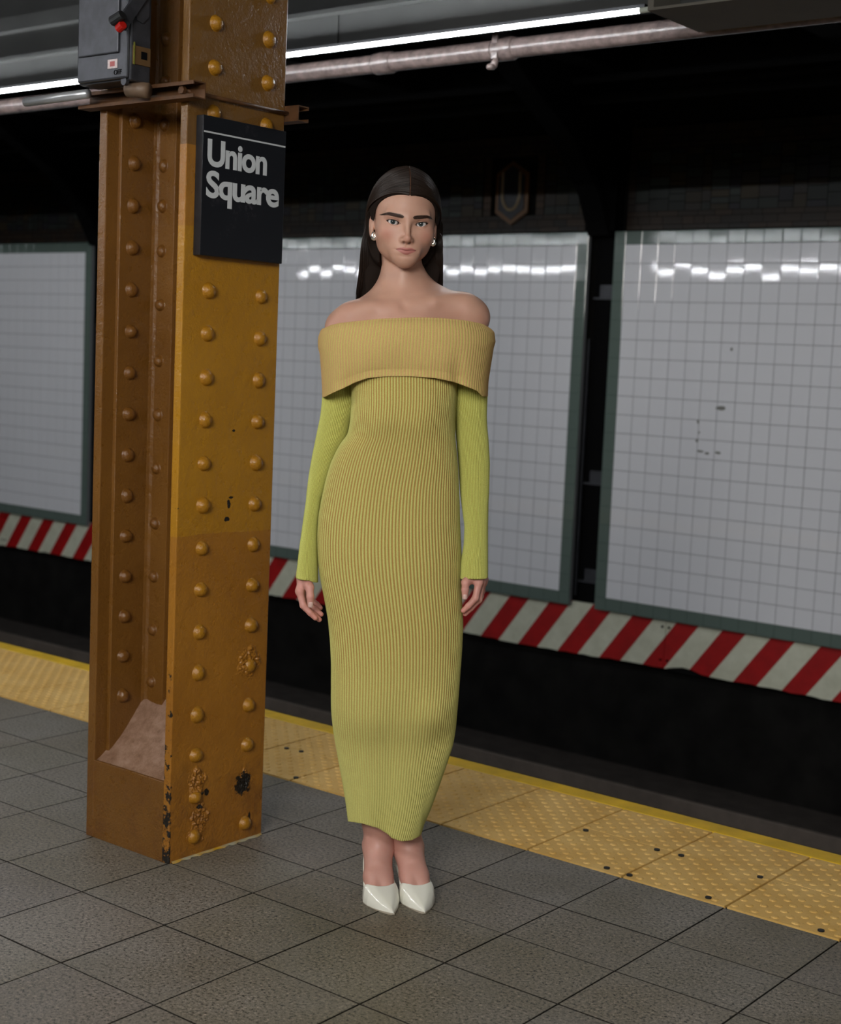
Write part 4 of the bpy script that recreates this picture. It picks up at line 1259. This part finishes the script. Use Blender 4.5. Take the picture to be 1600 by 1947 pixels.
# ---- lashes
M['hair'] = None
k = NT('dark brown hair'); at_ = k.n('ShaderNodeAttribute', attribute_name='tone')
k.set(Base_Color=at_.outputs[0], Roughness=0.46); k.b.inputs['Specular IOR Level'].default_value = 0.38; M['hair'] = k.m
M['lash'] = simple('dark lash', srgb(22, 15, 12), 0.5)
for s in (-1, 1):
    mb = MB()
    for i in range(34):
        t = -0.0135 + 0.028 * i / 33; ar = max(0, 1 - (t / 0.0150) ** 2)
        xi = (t + 0.015) / 0.03; zc = EZ - 0.0030 + 0.0042 * xi; zu = zc + 0.0050 * ar ** 0.62
        dy = -math.sqrt(max((ER + 0.0014) ** 2 - t * t - (zu - EZ) ** 2, 0))
        p = np.array([s * (EX + t), EYC + dy, zu])
        q1 = p + np.array([s * (0.0006 + t * 0.10), -0.0030, 0.0003]); q2 = p + np.array([s * (0.0012 + t * 0.22), -0.0048, 0.0024])
        mb.tube([head_pt(p), head_pt(q1), head_pt(q2)], [0.00034, 0.00026, 0.0001], 4)
    mb.build('eyelashes', M['lash'], woman)

# ---- hair
HO = 0.0125
SKC = (0, 0.012, 0.022); SKR = (0.0750, 0.098, 0.096); FQ = 0.0635
def hair_t(q, Y):
    return 0.0016 + HO * np.maximum(np.clip((q - 1) * 2.3, 0, 1) ** 0.6, np.clip((Y - 0.0) / 0.02, 0, 1))


def hair_f(x, y, z):
    X, Y, Z = to_head(x, y, z); A = np.abs(X)
    q = ((A / 0.0745) ** 2.7 + (np.maximum(Z, 0) / FQ) ** 2.7) ** (1 / 2.7)
    d = ell(X, Y, Z, SKC, SKR) - hair_t(q, Y)
    d = smin(d, ell(A, Y, Z, (0.040, 0.030, -0.03), (0.044, 0.066, 0.080)), 0.03)
    # curtain behind the neck and shoulders
    for pts, r in (((at(718, 400, 0.055), at(713, 440, 0.060), at(711, 480, 0.066), at(708, 522, 0.074), at(698, 562, 0.088)), (0.020, 0.0200, 0.0200, 0.0180, 0.014)), ((at(815, 395, 0.055), at(822, 440, 0.060), at(822, 480, 0.066), at(823, 515, 0.074), at(827, 542, 0.088)), (0.017, 0.0170, 0.0170, 0.0150, 0.010))):
        for i in range(4): d = smin(d, cap(x, y, z, pts[i], pts[i + 1], r[i], r[i + 1]), 0.015)
    back = np.maximum(np.maximum(np.abs(x - at(766, 500)[0]) - 0.085, np.abs(y - 0.080) - 0.022), np.maximum(1.38 - z, z - HC[2])); d = smin(d, back, 0.03)
    face = np.maximum((q - 1) * 0.068, Y - (0.004 - 0.30 * np.maximum(Z, 0)))
    face = np.minimum(face, ell(A, Y, Z, (0.070, -0.006, -0.050), (0.026, 0.030, 0.056)))
    face = np.minimum(face, ell(A, Y, Z, (0.086, 0.006, -0.018), (0.018, 0.019, 0.036)))
    d = smax(d, -face, 0.003)
    nk = cap(x, y, z, NTOP + [0, -0.02, 0], NB + [0, -0.02, 0], 0.052, 0.052); d = smax(d, -nk, 0.004)
    d = d + 0.0016 * gs(X, 0.0014) * (Z > 0.05) * (Y < 0.03)
    return d
v_, f_ = surface_net(hair_f, HC + [-0.135, -0.12, -0.30], HC + [0.12, 0.145, 0.145], 0.0026)
cap_c = np.tile(np.array(srgb(30, 22, 17)[:3]), (len(v_), 1))
X_, Y_, Z_ = to_head(v_[:, 0], v_[:, 1], v_[:, 2]); pw = (gs(X_, 0.0013) * (Z_ > 0.06) * (Y_ < 0.0))[:, None] * 0.5
cap_c = cap_c * (1 - pw) + np.array(srgb(150, 110, 90)[:3]) * pw
k = NT('dark hair base'); at_ = k.n('ShaderNodeAttribute', attribute_name='tone')
k.set(Base_Color=at_.outputs[0], Roughness=0.8); k.b.inputs['Specular IOR Level'].default_value = 0.12; M['hair_base'] = k.m
hair = raw_mesh('hair', v_, f_, M['hair_base'], woman, col=cap_c, attr='tone')

# strands combed from the centre parting, behind the ears and down the back
SV, SF, SCc = [], [], []
def skull(dv_, off):
    dv_ = np.asarray(dv_, float); t_ = HO
    for _ in range(2):
        r_ = np.array(SKR) + t_ + off
        P_ = np.array(SKC) + dv_ / math.sqrt(((dv_ / r_) ** 2).sum())
        t_ = float(hair_t(((abs(P_[0]) / 0.0745) ** 2.7 + (max(P_[2], 0) / FQ) ** 2.7) ** (1 / 2.7), P_[1]))
    return P_


def add_strand(P, r0, col):
    P = np.array(P); n = len(P); o = len(SV)
    T = np.gradient(P, axis=0); T /= np.linalg.norm(T, axis=1)[:, None] + 1e-9
    up = np.array([0.0, 1.0, 0.0]); a = np.cross(T, up); a /= np.linalg.norm(a, axis=1)[:, None] + 1e-9; b = np.cross(a, T)
    for i in range(n):
        rr_ = r0 * (1.0 if i < n - 3 else (n - i) / 4.0)
        for q in range(3):
            an = 2 * PI * q / 3; SV.append(P[i] + (a[i] * math.cos(an) + b[i] * math.sin(an)) * rr_); SCc.append(col)
    for i in range(n - 1):
        for q in range(3): SF.append((o + i * 3 + q, o + i * 3 + (q + 1) % 3, o + (i + 1) * 3 + (q + 1) % 3, o + (i + 1) * 3 + q))


g = np.random.default_rng(11)
edgeL = [(691, 425), (687.8, 459), (685.8, 487), (684.7, 515), (681, 543), (677.8, 576)]
innL = [(708, 440), (716, 470), (727, 498), (726, 530), (718, 552), (706, 566)]
edgeR = [(842.5, 421), (843, 450), (842, 480), (841, 505), (840.5, 530), (840, 552)]
innR = [(826, 440), (818, 468), (806, 498), (808, 520), (815, 536), (824, 546)]
for side, ed, inn in ((-1, edgeL, innL), (1, edgeR, innR)):
    for i in range(2300):
        p = g.random() ** 1.5; q = np.clip(0.15 + 0.6 * p + g.uniform(-0.35, 0.35), 0, 1)
        off = g.uniform(-0.0022, 0.0012)
        a_ = math.radians(-66 + 176 * p)
        S = np.array([0.020, math.sin(a_), math.cos(a_)])
        FR = np.array([[0.034, -0.080, 0.043], [0.0565, -0.0585, 0.0325], [0.073, -0.028, 0.016], [0.0765, 0.006, -0.001], [0.078, 0.030, -0.028]]) / 0.095
        MI = np.array([[0.35, 0.15, 0.92], [0.72, 0.20, 0.66], [0.95, 0.24, 0.24], [0.96, 0.32, -0.12], [0.88, 0.45, -0.42]])
        BK = np.array([[0.10, 1.0, -0.38], [0.20, 1.0, -0.45], [0.30, 0.95, -0.52], [0.42, 0.9, -0.58], [0.5, 0.85, -0.64]])
        if p < 0.55: C5 = FR * (1 - p / 0.55) + MI * (p / 0.55)
        else: C5 = MI * (1 - (p - 0.55) / 0.45) + BK * ((p - 0.55) / 0.45)
        ctl = np.vstack([S, C5]); ctl /= np.linalg.norm(ctl, axis=1)[:, None]
        tt_ = np.linspace(0, 5, 26)
        dd_ = np.stack([np.interp(tt_, range(6), ctl[:, c]) for c in range(3)], 1)
        for _ in range(6): dd_[1:-1] = 0.25 * dd_[:-2] + 0.5 * dd_[1:-1] + 0.25 * dd_[2:]
        pts = []
        for t, dd in zip(tt_ / 5, dd_):
            dd = dd * np.array([side, 1, 1]) / np.linalg.norm(dd)
            pts.append(head_pt(skull(dd, off + 0.0015 + 0.010 * max(0.0, t - 0.55))))
        q = g.random() ** 1.1
        m_ = len(ed); wig = g.uniform(-0.0015, 0.0015, 2)
        endc = g.uniform(0.90, 1.0)
        tail = []; dj = g.uniform(-0.004, 0.010)
        for j in range(m_):
            px = ed[j][0] * (1 - q) + inn[j][0] * q; py = ed[j][1] * (1 - q) + inn[j][1] * q
            dep = 0.020 + 0.028 * q + 0.007 * j + dj + (0.010 * max(0, j - 2))
            tail.append(at(px, py, dep) + np.array([wig[0], wig[1], 0]) * j * 0.5)
        tail = [tt for j, tt in enumerate(tail) if tt[2] < pts[-1][2] - 0.02]
        full = np.array(pts + tail)
        # smooth resample
        sg = np.concatenate([[0], np.cumsum(np.linalg.norm(np.diff(full, axis=0), axis=1))])
        ts = np.linspace(0, sg[-1] * endc, 40)
        P = np.stack([np.interp(ts, sg, full[:, a]) for a in range(3)], 1)
        for _ in range(3): P[1:-1] = 0.25 * P[:-2] + 0.5 * P[1:-1] + 0.25 * P[2:]
        # keep the face and the ears free
        X, Y, Z = to_head(P[:, 0], P[:, 1], P[:, 2]); A = np.abs(X)
        bad = ((((A / 0.0735) ** 2.7 + (np.maximum(Z, 0) / (FQ - 0.001)) ** 2.7) < 1) & (Y < 0.0 - 0.30 * np.maximum(Z, 0))) | (ell(A, Y, Z, (0.086, 0.002, -0.018), (0.016, 0.016, 0.033)) < 0)
        if bad.any():
            if bad[:4].any(): continue
            continue
        f_ = g.uniform(0.75, 1.45); add_strand(P, g.uniform(0.00045, 0.0008), np.array(srgb(36, 26, 20)[:3]) * f_)
raw_mesh('hair_strands', np.array(SV), np.array(SF), M['hair'], hair, col=np.array(SCc), attr='tone')

# ---- brows as short hairs
SV, SF, SCc = [], [], []
def face_y(X, Z):
    """front surface of the face at head x, z by bisection"""
    ys = np.linspace(-0.12, -0.03, 90); dd = head_f(np.full(90, X), ys, np.full(90, Z)); i = int(np.argmax(dd < 0)); return ys[i]
for s in (-1, 1):
    brow_split = len(SV)
    for i in range(170):
        A0 = 0.0120 + 0.048 * g.random() ** 0.95
        bz = np.interp(A0, [0.011, 0.016, 0.030, 0.045, 0.054, 0.061], [0.0128, 0.0132, 0.0156, 0.0176, 0.0164, 0.0134])
        bw = np.interp(A0, [0.010, 0.014, 0.020, 0.040, 0.052, 0.062], [0.0008, 0.0040, 0.0048, 0.0044, 0.0032, 0.0010])
        z0 = bz + bw * g.uniform(-0.95, 0.75); ln = g.uniform(0.004, 0.0065); ang = 1.0 - 0.9 * min((A0 - 0.011) / 0.02, 1) - (0.35 if A0 > 0.045 else 0)
        pts = []
        for t in (0, 0.5, 1.0):
            a_ = A0 + ln * t * math.cos(ang); z_ = z0 + ln * t * math.sin(ang) * 0.75
            pts.append(head_pt((s * a_, face_y(s * a_, z_) - 0.0004 - 0.0006 * t, z_)))
        add_strand(np.array(pts), 0.00030, np.array(srgb(38, 26, 20)[:3]))
half = len(SV)
SV_, SF_, SC_ = np.array(SV), np.array(SF), np.array(SCc)
fh = SF_[:, 0] < brow_split
for msk in (fh, ~fh):
    u_i, inv = np.unique(SF_[msk], return_inverse=True)
    raw_mesh('eyebrow', SV_[u_i], inv.reshape(-1, 4), M['hair'], woman, col=SC_[u_i], attr='tone')


# ---- earrings
for s, (px, py), (w, h) in ((-1, (711, 448.5), (0.0070, 0.0115)), (1, (824.5, 460), (0.0064, 0.0110))):
    c = at(px, py, -0.014 if s < 0 else -0.024)
    def er(x, y, z, c=c, w=w, h=h, s=s):
        zz = (z - c[2]) / h; ww = w * (1.0 - 0.42 * np.clip(zz, -1, 1))
        d = (np.sqrt(((x - c[0] - s * 0.10 * (z - c[2])) / ww) ** 2 + ((y - c[1]) / (w * 0.8)) ** 2 + zz ** 2) - 1) * w * 0.8
        return smax(d, -ell(x, y, z, (c[0] - s * 0.001, c[1] - w, c[2] + 0.001), (w * 0.30, w * 0.6, h * 0.42)), 0.002)
    v_, f_ = surface_net(er, c - 0.018, c + 0.018, 0.0009)
    raw_mesh('earring', v_, f_, M['silver'], woman)

# ---- ribbed knit dress
def knit(name, ridge, groove, width=0.0, rough=0.85):
    k = NT(name); uvn = k.n('ShaderNodeAttribute', attribute_name='rib'); s = k.n('ShaderNodeSeparateColor'); k.l(uvn.outputs[0], s.inputs[0])
    v = k.coords(); n = k.noise(v, 700, 2, 0.6); n2 = k.noise(v, 5, 3)
    f = k.math('ADD', s.outputs[0], k.math('MULTIPLY', k.math('SUBTRACT', n, 0.5), 0.5))
    rp = k.ramp(f, [(0.30 + width, groove), (0.62 + width, ridge)])
    # the more the knit is relaxed, the more only the ridges show
    rel = k.mix(s.outputs[1], rp, ridge)
    k.set(Base_Color=k.mix(0.35, rel, k.ramp(n, [(0.3, srgb(150, 150, 150)), (0.7, srgb(255, 255, 255))]), 'MULTIPLY'), Roughness=rough)
    k.b.inputs['Sheen Weight'].default_value = 0.25; k.b.inputs['Sheen Tint'].default_value = ridge; k.b.inputs['Specular IOR Level'].default_value = 0.2
    st_ = k.math('SINE', k.math('MULTIPLY', s.outputs[2], 1.0)); k.bump(n, 0.35, 0.001)
    return k.m
M['knit_body'] = knit('lime and ochre ribbed knit', srgb(206, 202, 120), srgb(180, 142, 78), -0.05)
M['knit_sleeve'] = knit('lime ribbed knit', srgb(206, 208, 114), srgb(172, 160, 72), -0.12)
M['knit_cowl'] = knit('ochre ribbed knit with lime lines', srgb(208, 170, 112), srgb(204, 210, 108), -0.16)


def loft(name, rings, N, amp, mat, per=6, relax=None, caps=False, phase=0.0, sharp=1.0):
    """rings: list of (M,3) closed curves sampled with the same angular parameter; ribs follow arc length"""
    R = np.array(rings); nr = len(R); m_ = N * per
    out = np.zeros((nr, m_, 3)); nrm = np.zeros((nr, m_, 3))
    C_ = np.concatenate([R, R[:, :1]], 1); S_all = np.concatenate([np.zeros((nr, 1)), np.cumsum(np.linalg.norm(np.diff(C_, axis=1), axis=2), axis=1)], 1); S_all /= S_all[:, -1:]
    kk = 25; pad = np.concatenate([S_all[:1].repeat(kk, 0), S_all, S_all[-1:].repeat(kk, 0)]); cs = np.cumsum(np.vstack([np.zeros((1, S_all.shape[1])), pad]), axis=0); S_all = (cs[2 * kk + 1:] - cs[:-2 * kk - 1]) / (2 * kk + 1)
    for i in range(nr):
        c = C_[i]; s = S_all[i]
        u = (np.arange(m_) / m_)
        out[i] = np.stack([np.interp(u, s, c[:, a]) for a in range(3)], 1)
    # light smoothing round each ring, then normals
    for _ in range(4): out = 0.25 * np.roll(out, 1, 1) + 0.5 * out + 0.25 * np.roll(out, -1, 1)
    du = np.roll(out, -1, 1) - np.roll(out, 1, 1); dvv = np.gradient(out, axis=0)
    nrm = np.cross(du, dvv); nrm /= np.linalg.norm(nrm, axis=2)[:, :, None] + 1e-12
    cen = out.mean(1)[:, None, :]
    if ((out - cen) * nrm).sum() < 0: nrm = -nrm
    w = 0.5 + 0.5 * np.cos(2 * PI * (np.arange(m_) / per) + phase)
    w = w ** sharp
    out = out + nrm * (amp * (w - 0.5))[None, :, None]
    idx = np.arange(nr * m_).reshape(nr, m_)
    F = np.stack([idx[:-1], np.roll(idx, -1, 1)[:-1], np.roll(idx, -1, 1)[1:], idx[1:]], -1).reshape(-1, 4)
    col = np.zeros((nr, m_, 3)); col[:, :, 0] = w[None, :]
    if relax is not None: col[:, :, 1] = np.asarray(relax).reshape(nr, -1)
    o = raw_mesh(name, out.reshape(-1, 3), F, mat, woman, col=col.reshape(-1, 3), attr='rib')
    return o


def interp_tab(tab, n):
    t = np.array(tab, float); ys = np.linspace(t[0, 0], t[-1, 0], n)
    # smooth (Catmull-like) resample
    r = [ys] + [np.interp(ys, t[:, 0], t[:, a]) for a in range(1, t.shape[1])]
    r = np.array(r)
    for _ in range(max(2, n // 40)):
        r[1:, 1:-1] = 0.25 * r[1:, :-2] + 0.5 * r[1:, 1:-1] + 0.25 * r[1:, 2:]
    return r.T


TH = np.linspace(0, 2 * PI, 721)[:-1]
def superell(th, e):
    c, s = np.cos(th), np.sin(th); return np.sign(c) * np.abs(c) ** (2 / e), np.sign(s) * np.abs(s) ** (2 / e)


# y, left, right, front depth, back depth (photo px and metres)
body_tab = [(640, 662, 874, -0.118, 0.100), (715, 668, 870, -0.132, 0.105), (765, 670, 867, -0.136, 0.108), (800, 668, 865, -0.134, 0.104), (830, 663, 866, -0.126, 0.098),
            (848, 648, 868, -0.122, 0.096), (880, 632, 871, -0.115, 0.094), (911, 622, 872.5, -0.110, 0.096), (950, 613, 874, -0.108, 0.102), (989, 605.6, 875, -0.110, 0.112),
            (1029, 603, 877, -0.112, 0.122), (1060, 604, 878.5, -0.114, 0.126), (1097, 608, 877, -0.114, 0.126), (1147, 618, 879, -0.114, 0.122), (1181, 624.5, 881, -0.114, 0.116),
            (1226, 629, 879, -0.114, 0.108), (1265, 631, 876, -0.115, 0.100), (1317, 631, 872, -0.117, 0.094), (1351, 631, 869, -0.114, 0.092), (1375, 633, 867, -0.107, 0.092), (1394, 635, 864.5, -0.100, 0.094),
            (1410, 637, 862, -0.096, 0.096), (1426, 639.5, 857.5, -0.094, 0.098), (1459, 644, 848, -0.092, 0.102), (1508, 651.5, 833, -0.090, 0.106), (1556, 657, 818, -0.088, 0.108), (1600, 661, 801, -0.086, 0.108)]
bt = interp_tab(body_tab, 330)
XS = np.array([(at(a[1], a[0])[0] + at(a[2], a[0])[0]) / 2 for a in bt]); XC = XS.copy()
for _ in range(900): XC[1:-1] = 0.25 * XC[:-2] + 0.5 * XC[1:-1] + 0.25 * XC[2:]
rings = []; relax = []
cth, sth = superell(TH, 2.25)
kn = at(840, 1340, 0); kn3 = at(842, 1402, 0); kn2 = at(700, 1345, 0)
bu = [at(722, 790, 0), at(815, 788, 0)]
for i, (yy, xl, xr, fd, bd) in enumerate(bt):
    L_, R_ = at(xl, yy, 0), at(xr, yy, 0)
    xc, hw = (L_[0] + R_[0]) / 2, (R_[0] - L_[0]) / 2; yc, hd = (fd + bd) / 2, (bd - fd) / 2; z = (L_[2] + R_[2]) / 2
    xs_ = np.where(cth < 0, XC[i] + (XC[i] - L_[0]) * cth, XC[i] + (R_[0] - XC[i]) * cth); ys_ = yc + hd * sth
    fr = np.clip(-sth, 0, 1)
    ys_ = ys_ - fr * (0.026 * gs(np.hypot(xs_ - kn[0], (z - kn[2])), 0.050) - 0.014 * gs(np.hypot(xs_ - kn3[0], (z - kn3[2]) * 0.8), 0.035) + 0.006 * gs(np.hypot(xs_ - kn2[0], (z - kn2[2])), 0.06))
    for b_ in bu: ys_ = ys_ - fr * 0.012 * gs(np.hypot(xs_ - b_[0], (z - b_[2])), 0.050)
    # soft folds at the waist side and below the knee
    ys_ = ys_ + fr * 0.0022 * np.sin((z * 1.0 - xs_ * 0.8) * 150) * gs(xs_ - at(668, 820)[0], 0.035) * gs(z - at(668, 815)[2], 0.05)
    ys_ = ys_ + fr * 0.010 * gs(xs_ - at(735, 1560)[0], 0.030) * np.clip((0.55 - z) / 0.4, 0, 1)
    # curved hem: front follows the photo's edge
    t = np.clip((z - 0.19) / 0.35, 0, 1)
    zh = np.interp(xs_, [at(p, q)[0] for p, q in ((657, 1561), (690, 1566), (721, 1575), (738, 1586), (747, 1594.5), (764, 1600), (783, 1598), (798, 1590), (806, 1577))],
                   [at(p, q)[2] for p, q in ((657, 1561), (690, 1566), (721, 1575), (738, 1586), (747, 1594.5), (764, 1600), (783, 1598), (798, 1590), (806, 1577))])
    zh = CAM_H + (zh - CAM_H) * (DW + ys_) / DW
    # z of the lowest ring is pulled to the hem curve, blending out upward
    zb = at(720, 1600, 0)[2]; ztop = zb + 0.30
    w = np.clip((ztop - z) / (ztop - zb), 0, 1) ** 1.5
    zz = z + (zh - zb) * w
    rings.append(np.stack([xs_, ys_, zz], 1)); relax.append(np.full(114 * 6, 0.75 * np.clip((0.66 - z) / 0.42, 0, 1)))
# a turned-in hem
for dz, sc in ((0.0, 0.985), (0.012, 0.975)):
    q = rings[329].copy(); c = q.mean(0); q[:, :2] = c[:2] + (q[:, :2] - c[:2]) * sc; q[:, 2] += dz; rings.append(q); relax.append(relax[-1])
# start ribs at the back seam
rings = [np.roll(r, -180, 0) for r in rings]
dress = loft('ribbed_dress', rings, 114, 0.0021, M['knit_body'], relax=np.array(relax))

# sleeves
sl_L = [(640, 612, 684, 0.020), (700, 612, 684, 0.022), (755, 613.5, 682, 0.024), (785, 611, 673, 0.026), (800, 608.5, 667, 0.027), (828, 602.5, 662, 0.028), (852, 597.5, 650, 0.028), (869, 594, 642, 0.028), (904, 588, 628.5, 0.024), (940, 583.5, 616, 0.018),
        (950, 583, 612.5, 0.016), (994, 576.7, 605.5, 0.006), (1042, 570, 604.0, -0.006), (1070, 566.8, 604.5, -0.012), (1098, 563.6, 604.8, -0.018)]
sl_R = [(640, 856, 928, 0.020), (700, 856, 928, 0.022), (757, 856, 927, 0.024), (786, 861, 925.8, 0.026), (800, 865, 926, 0.027), (821, 867, 927.5, 0.028), (833, 868, 929, 0.028), (880, 872, 931.5, 0.026), (940, 876, 930, 0.018), (950, 877, 929, 0.016),
        (1002, 884, 928, 0.006), (1037, 882.5, 928, -0.004), (1068, 877, 928, -0.012), (1096, 876, 928, -0.018)]
for tab, seed_ in ((sl_L, 0), (sl_R, 1)):
    tb = interp_tab(tab, 170); rings = []
    for yy, xl, xr, dc in tb:
        L_, R_ = at(xl, yy, dc), at(xr, yy, dc); xc, hw = (L_[0] + R_[0]) / 2, (R_[0] - L_[0]) / 2; z = (L_[2] + R_[2]) / 2
        hd = np.interp(yy, [640, 860, 950, 1050, 1098], [0.046, 0.046, 0.040, 0.042, 0.047])
        xs_ = xc + hw * np.cos(TH); ys_ = dc + hd * np.sin(TH)
        zz = np.full_like(xs_, z)
        w = np.clip((yy - 1040) / 58.0, 0, 1)
        if seed_ == 0: zz = zz - 0.010 * w * np.clip(np.cos(TH) - 0.3, 0, 1) / 0.7
        else: zz = zz - 0.006 * w * np.clip(-np.cos(TH) - 0.3, 0, 1) / 0.7
        rings.append(np.stack([xs_, ys_, zz], 1))
    for dz, sc in ((0.0, 0.955), (0.02, 0.86)):
        q = rings[169].copy(); c = q.mean(0); q[:, :2] = c[:2] + (q[:, :2] - c[:2]) * sc; q[:, 2] += dz; rings.append(q)
    rings = [np.roll(r, -180, 0) for r in rings]
    loft('sleeve', rings, 62, 0.0015, M['knit_sleeve'], relax=np.full((len(rings), 62 * 6), 0.15))

# fold-over cowl round both arms
cx_l = [(607, 618), (622, 616.5), (629, 610), (640, 606), (650, 605), (662, 605.5), (672, 608.5), (702, 611), (738, 613), (755, 613.5), (760, 613.5)]
cx_r = [(607, 928), (618, 929), (625, 936), (633, 940.5), (650, 942.5), (662, 939), (693, 934), (726, 929), (750, 928), (757, 927), (762, 927)]
topx = [(605, 628), (612, 625), (620, 621), (640, 617), (675, 613.5), (722, 608.7), (794, 606.3), (841, 607.5), (889, 612), (929, 619), (940, 628), (943, 634)]
botx = [(611, 755), (627, 748), (651, 738.5), (675, 727), (699, 719), (734, 715.6), (782, 715.6), (829, 719), (865, 726.5), (913, 743), (927, 754)]
rings = []; NVc = 84
Lx = at(605, 650)[0]; Rx_ = at(943, 650)[0]
for j in range(-10, NVc + 4):
    v_ = np.clip(j / (NVc - 1), 0, 1)
    c2_, s2_ = superell(TH, 2.5)
    # pixel x for every angle from the mean silhouette, then y from the top and bottom curves
    xm = 774 + 168 * c2_
    yt = np.interp(xm, [a for a, b in topx], [b for a, b in topx]); yb_ = np.interp(xm, [a for a, b in botx], [b for a, b in botx])
    back_ = s2_ > 0
    yb_ = np.where(back_, 745 - 6 * s2_, yb_)
    ypx = yt + (yb_ - yt) * v_
    xl = np.interp(ypx, [a for a, b in cx_l], [b for a, b in cx_l]); xr = np.interp(ypx, [a for a, b in cx_r], [b for a, b in cx_r])
    xp = 774 + 168 * c2_ + np.where(c2_ < 0, xl - 606, xr - 942) * np.abs(c2_) ** 5
    bulge = 0.012 * math.sin(PI * min(v_ * 1.15, 1)) ** 0.8
    front = 0.142 + bulge; backd = 0.120 + bulge
    rnd = 0.010 * math.exp(-v_ * 16)                          # rolled top edge
    dep = 0.006 + np.where(s2_ < 0, (front - rnd) * s2_, (backd - rnd) * s2_)
    # soft dents beside the arms
    dep = dep + (s2_ < 0) * (0.010 * gs(xm - 668, 14) + 0.010 * gs(xm - 872, 14)) * np.clip(v_ * 1.6 - 0.5, 0, 1)
    dep = dep + (s2_ < 0) * 0.0012 * np.sin(xm / 26.0 + v_ * 5) * np.clip(v_ * 2, 0, 1)
    rays = ((xp - 800) / F_PX)[:, None] * CR[0] + ((ypx - 973.5) / F_PX)[:, None] * CR[1] + CR[2]
    tt_ = DW / (rays @ NW); px_ = tt_ * (rays @ RW); pz_ = CAM_H + tt_ * rays[:, 2]
    # lift from depth 0 to true depth keeping the silhouette nearly unchanged
    sc = (DW + dep) / DW
    pz_ = CAM_H + (pz_ - CAM_H) * sc; px_ = px_ * sc
    r_ = np.stack([px_, dep, pz_], 1)
    if j < 0:                                                  # folded over to the inside
        q = -j / 10.0; c = np.array([r_[:, 0].mean(), 0.006]); r_[:, :2] = c + (r_[:, :2] - c) * (1 - 0.030 * min(q * 2.2, 1)); r_[:, 2] += 0.0035 * math.sin(min(q * 2.2, 1) * PI) - 0.045 * max(q - 0.4, 0)
    if j >= NVc:
        q = (j - NVc + 1); c = np.array([r_[:, 0].mean(), 0.006]); r_[:, :2] = c + (r_[:, :2] - c) * (1 - 0.005 * q); r_[:, 2] += 0.004 * (q - 1)
    rings.append(r_)
rings = [np.roll(r, -180, 0) for r in rings]
loft('cowl', rings, 150, 0.0010, M['knit_cowl'], relax=np.zeros((len(rings), 150 * 6)), sharp=0.45)

# ---- slingback heels
k = NT('white patent leather'); k.set(Base_Color=srgb(232, 230, 216), Roughness=0.12); k.b.inputs['Coat Weight'].default_value = 0.6; k.b.inputs['Coat Roughness'].default_value = 0.05; M['patent'] = k.m
M['sole'] = simple('beige sole', srgb(176, 166, 148), 0.6)
for (T, A_, u_, cs), lab in zip(feet, ('left', 'right')):
    sh = empty('slingback_heel', (0, 0, 0)); sh.parent = woman
    lo = np.array([min(T[0], T[0] - u_[0] * 0.26) - 0.06, T[1] - 0.03, -0.002]); hi = np.array([max(T[0], T[0] - u_[0] * 0.26) + 0.06, T[1] + 0.29, 0.125])
    v_, f_ = surface_net(shoe_fn(T, u_, cs), lo, hi, 0.0013)
    raw_mesh('upper', v_, f_, M['patent'], sh)
    def P3(s, t, z, T=T, u_=u_, cs=cs):
        t = t + float(shift(s, cs)); return (T[0] - u_[0] * s - u_[1] * t, T[1] - u_[1] * s + u_[0] * t, z)
    V, F = [], []; S_ = np.linspace(0.001, 0.250, 40); n = len(S_)
    for i, s in enumerate(S_):
        w = np.interp(s, SS, SWD) * 1.045 + 0.0012; b = np.interp(s, SS, SBT); cshift = 0.0
        for (t, z) in ((-w, b + 0.0035), (w, b + 0.0035), (w * 0.96, max(b - 0.0015, 0.0)), (-w * 0.96, max(b - 0.0015, 0.0))): V.append(P3(s, t + cshift, z))
    for i in range(n - 1):
        for q in range(4): F.append((i * 4 + q, i * 4 + (q + 1) % 4, (i + 1) * 4 + (q + 1) % 4, (i + 1) * 4 + q))
    F += [(0, 1, 2, 3), tuple(range((n - 1) * 4, n * 4))[::-1]]
    MB().add(V, F).build('sole', M['sole'], sh, bevel=0.0006)
    MB().tube([P3(0.226, 0, 0.048), P3(0.230, 0, 0.030), P3(0.233, 0, 0.012), P3(0.233, 0, 0.0)], [0.021, 0.012, 0.0075, 0.0078], 16).build('heel', M['patent'], sh, smooth=True)
    st_pts = [P3(0.112, -0.038, 0.034), P3(0.160, -0.033, 0.060), P3(0.222, -0.026, 0.092), P3(0.248, 0.0, 0.098), P3(0.222, 0.028, 0.092), P3(0.160, 0.035, 0.060), P3(0.112, 0.040, 0.034)]
    P = np.array(st_pts); s = np.linspace(0, 6, 40); P = np.stack([np.interp(s, range(7), P[:, a]) for a in range(3)], 1)
    for _ in range(8): P[1:-1] = 0.25 * P[:-2] + 0.5 * P[1:-1] + 0.25 * P[2:]
    MB().tube([tuple(p) for p in P], 0.0030, 8).build('heel_strap', M['patent'], sh, smooth=True)
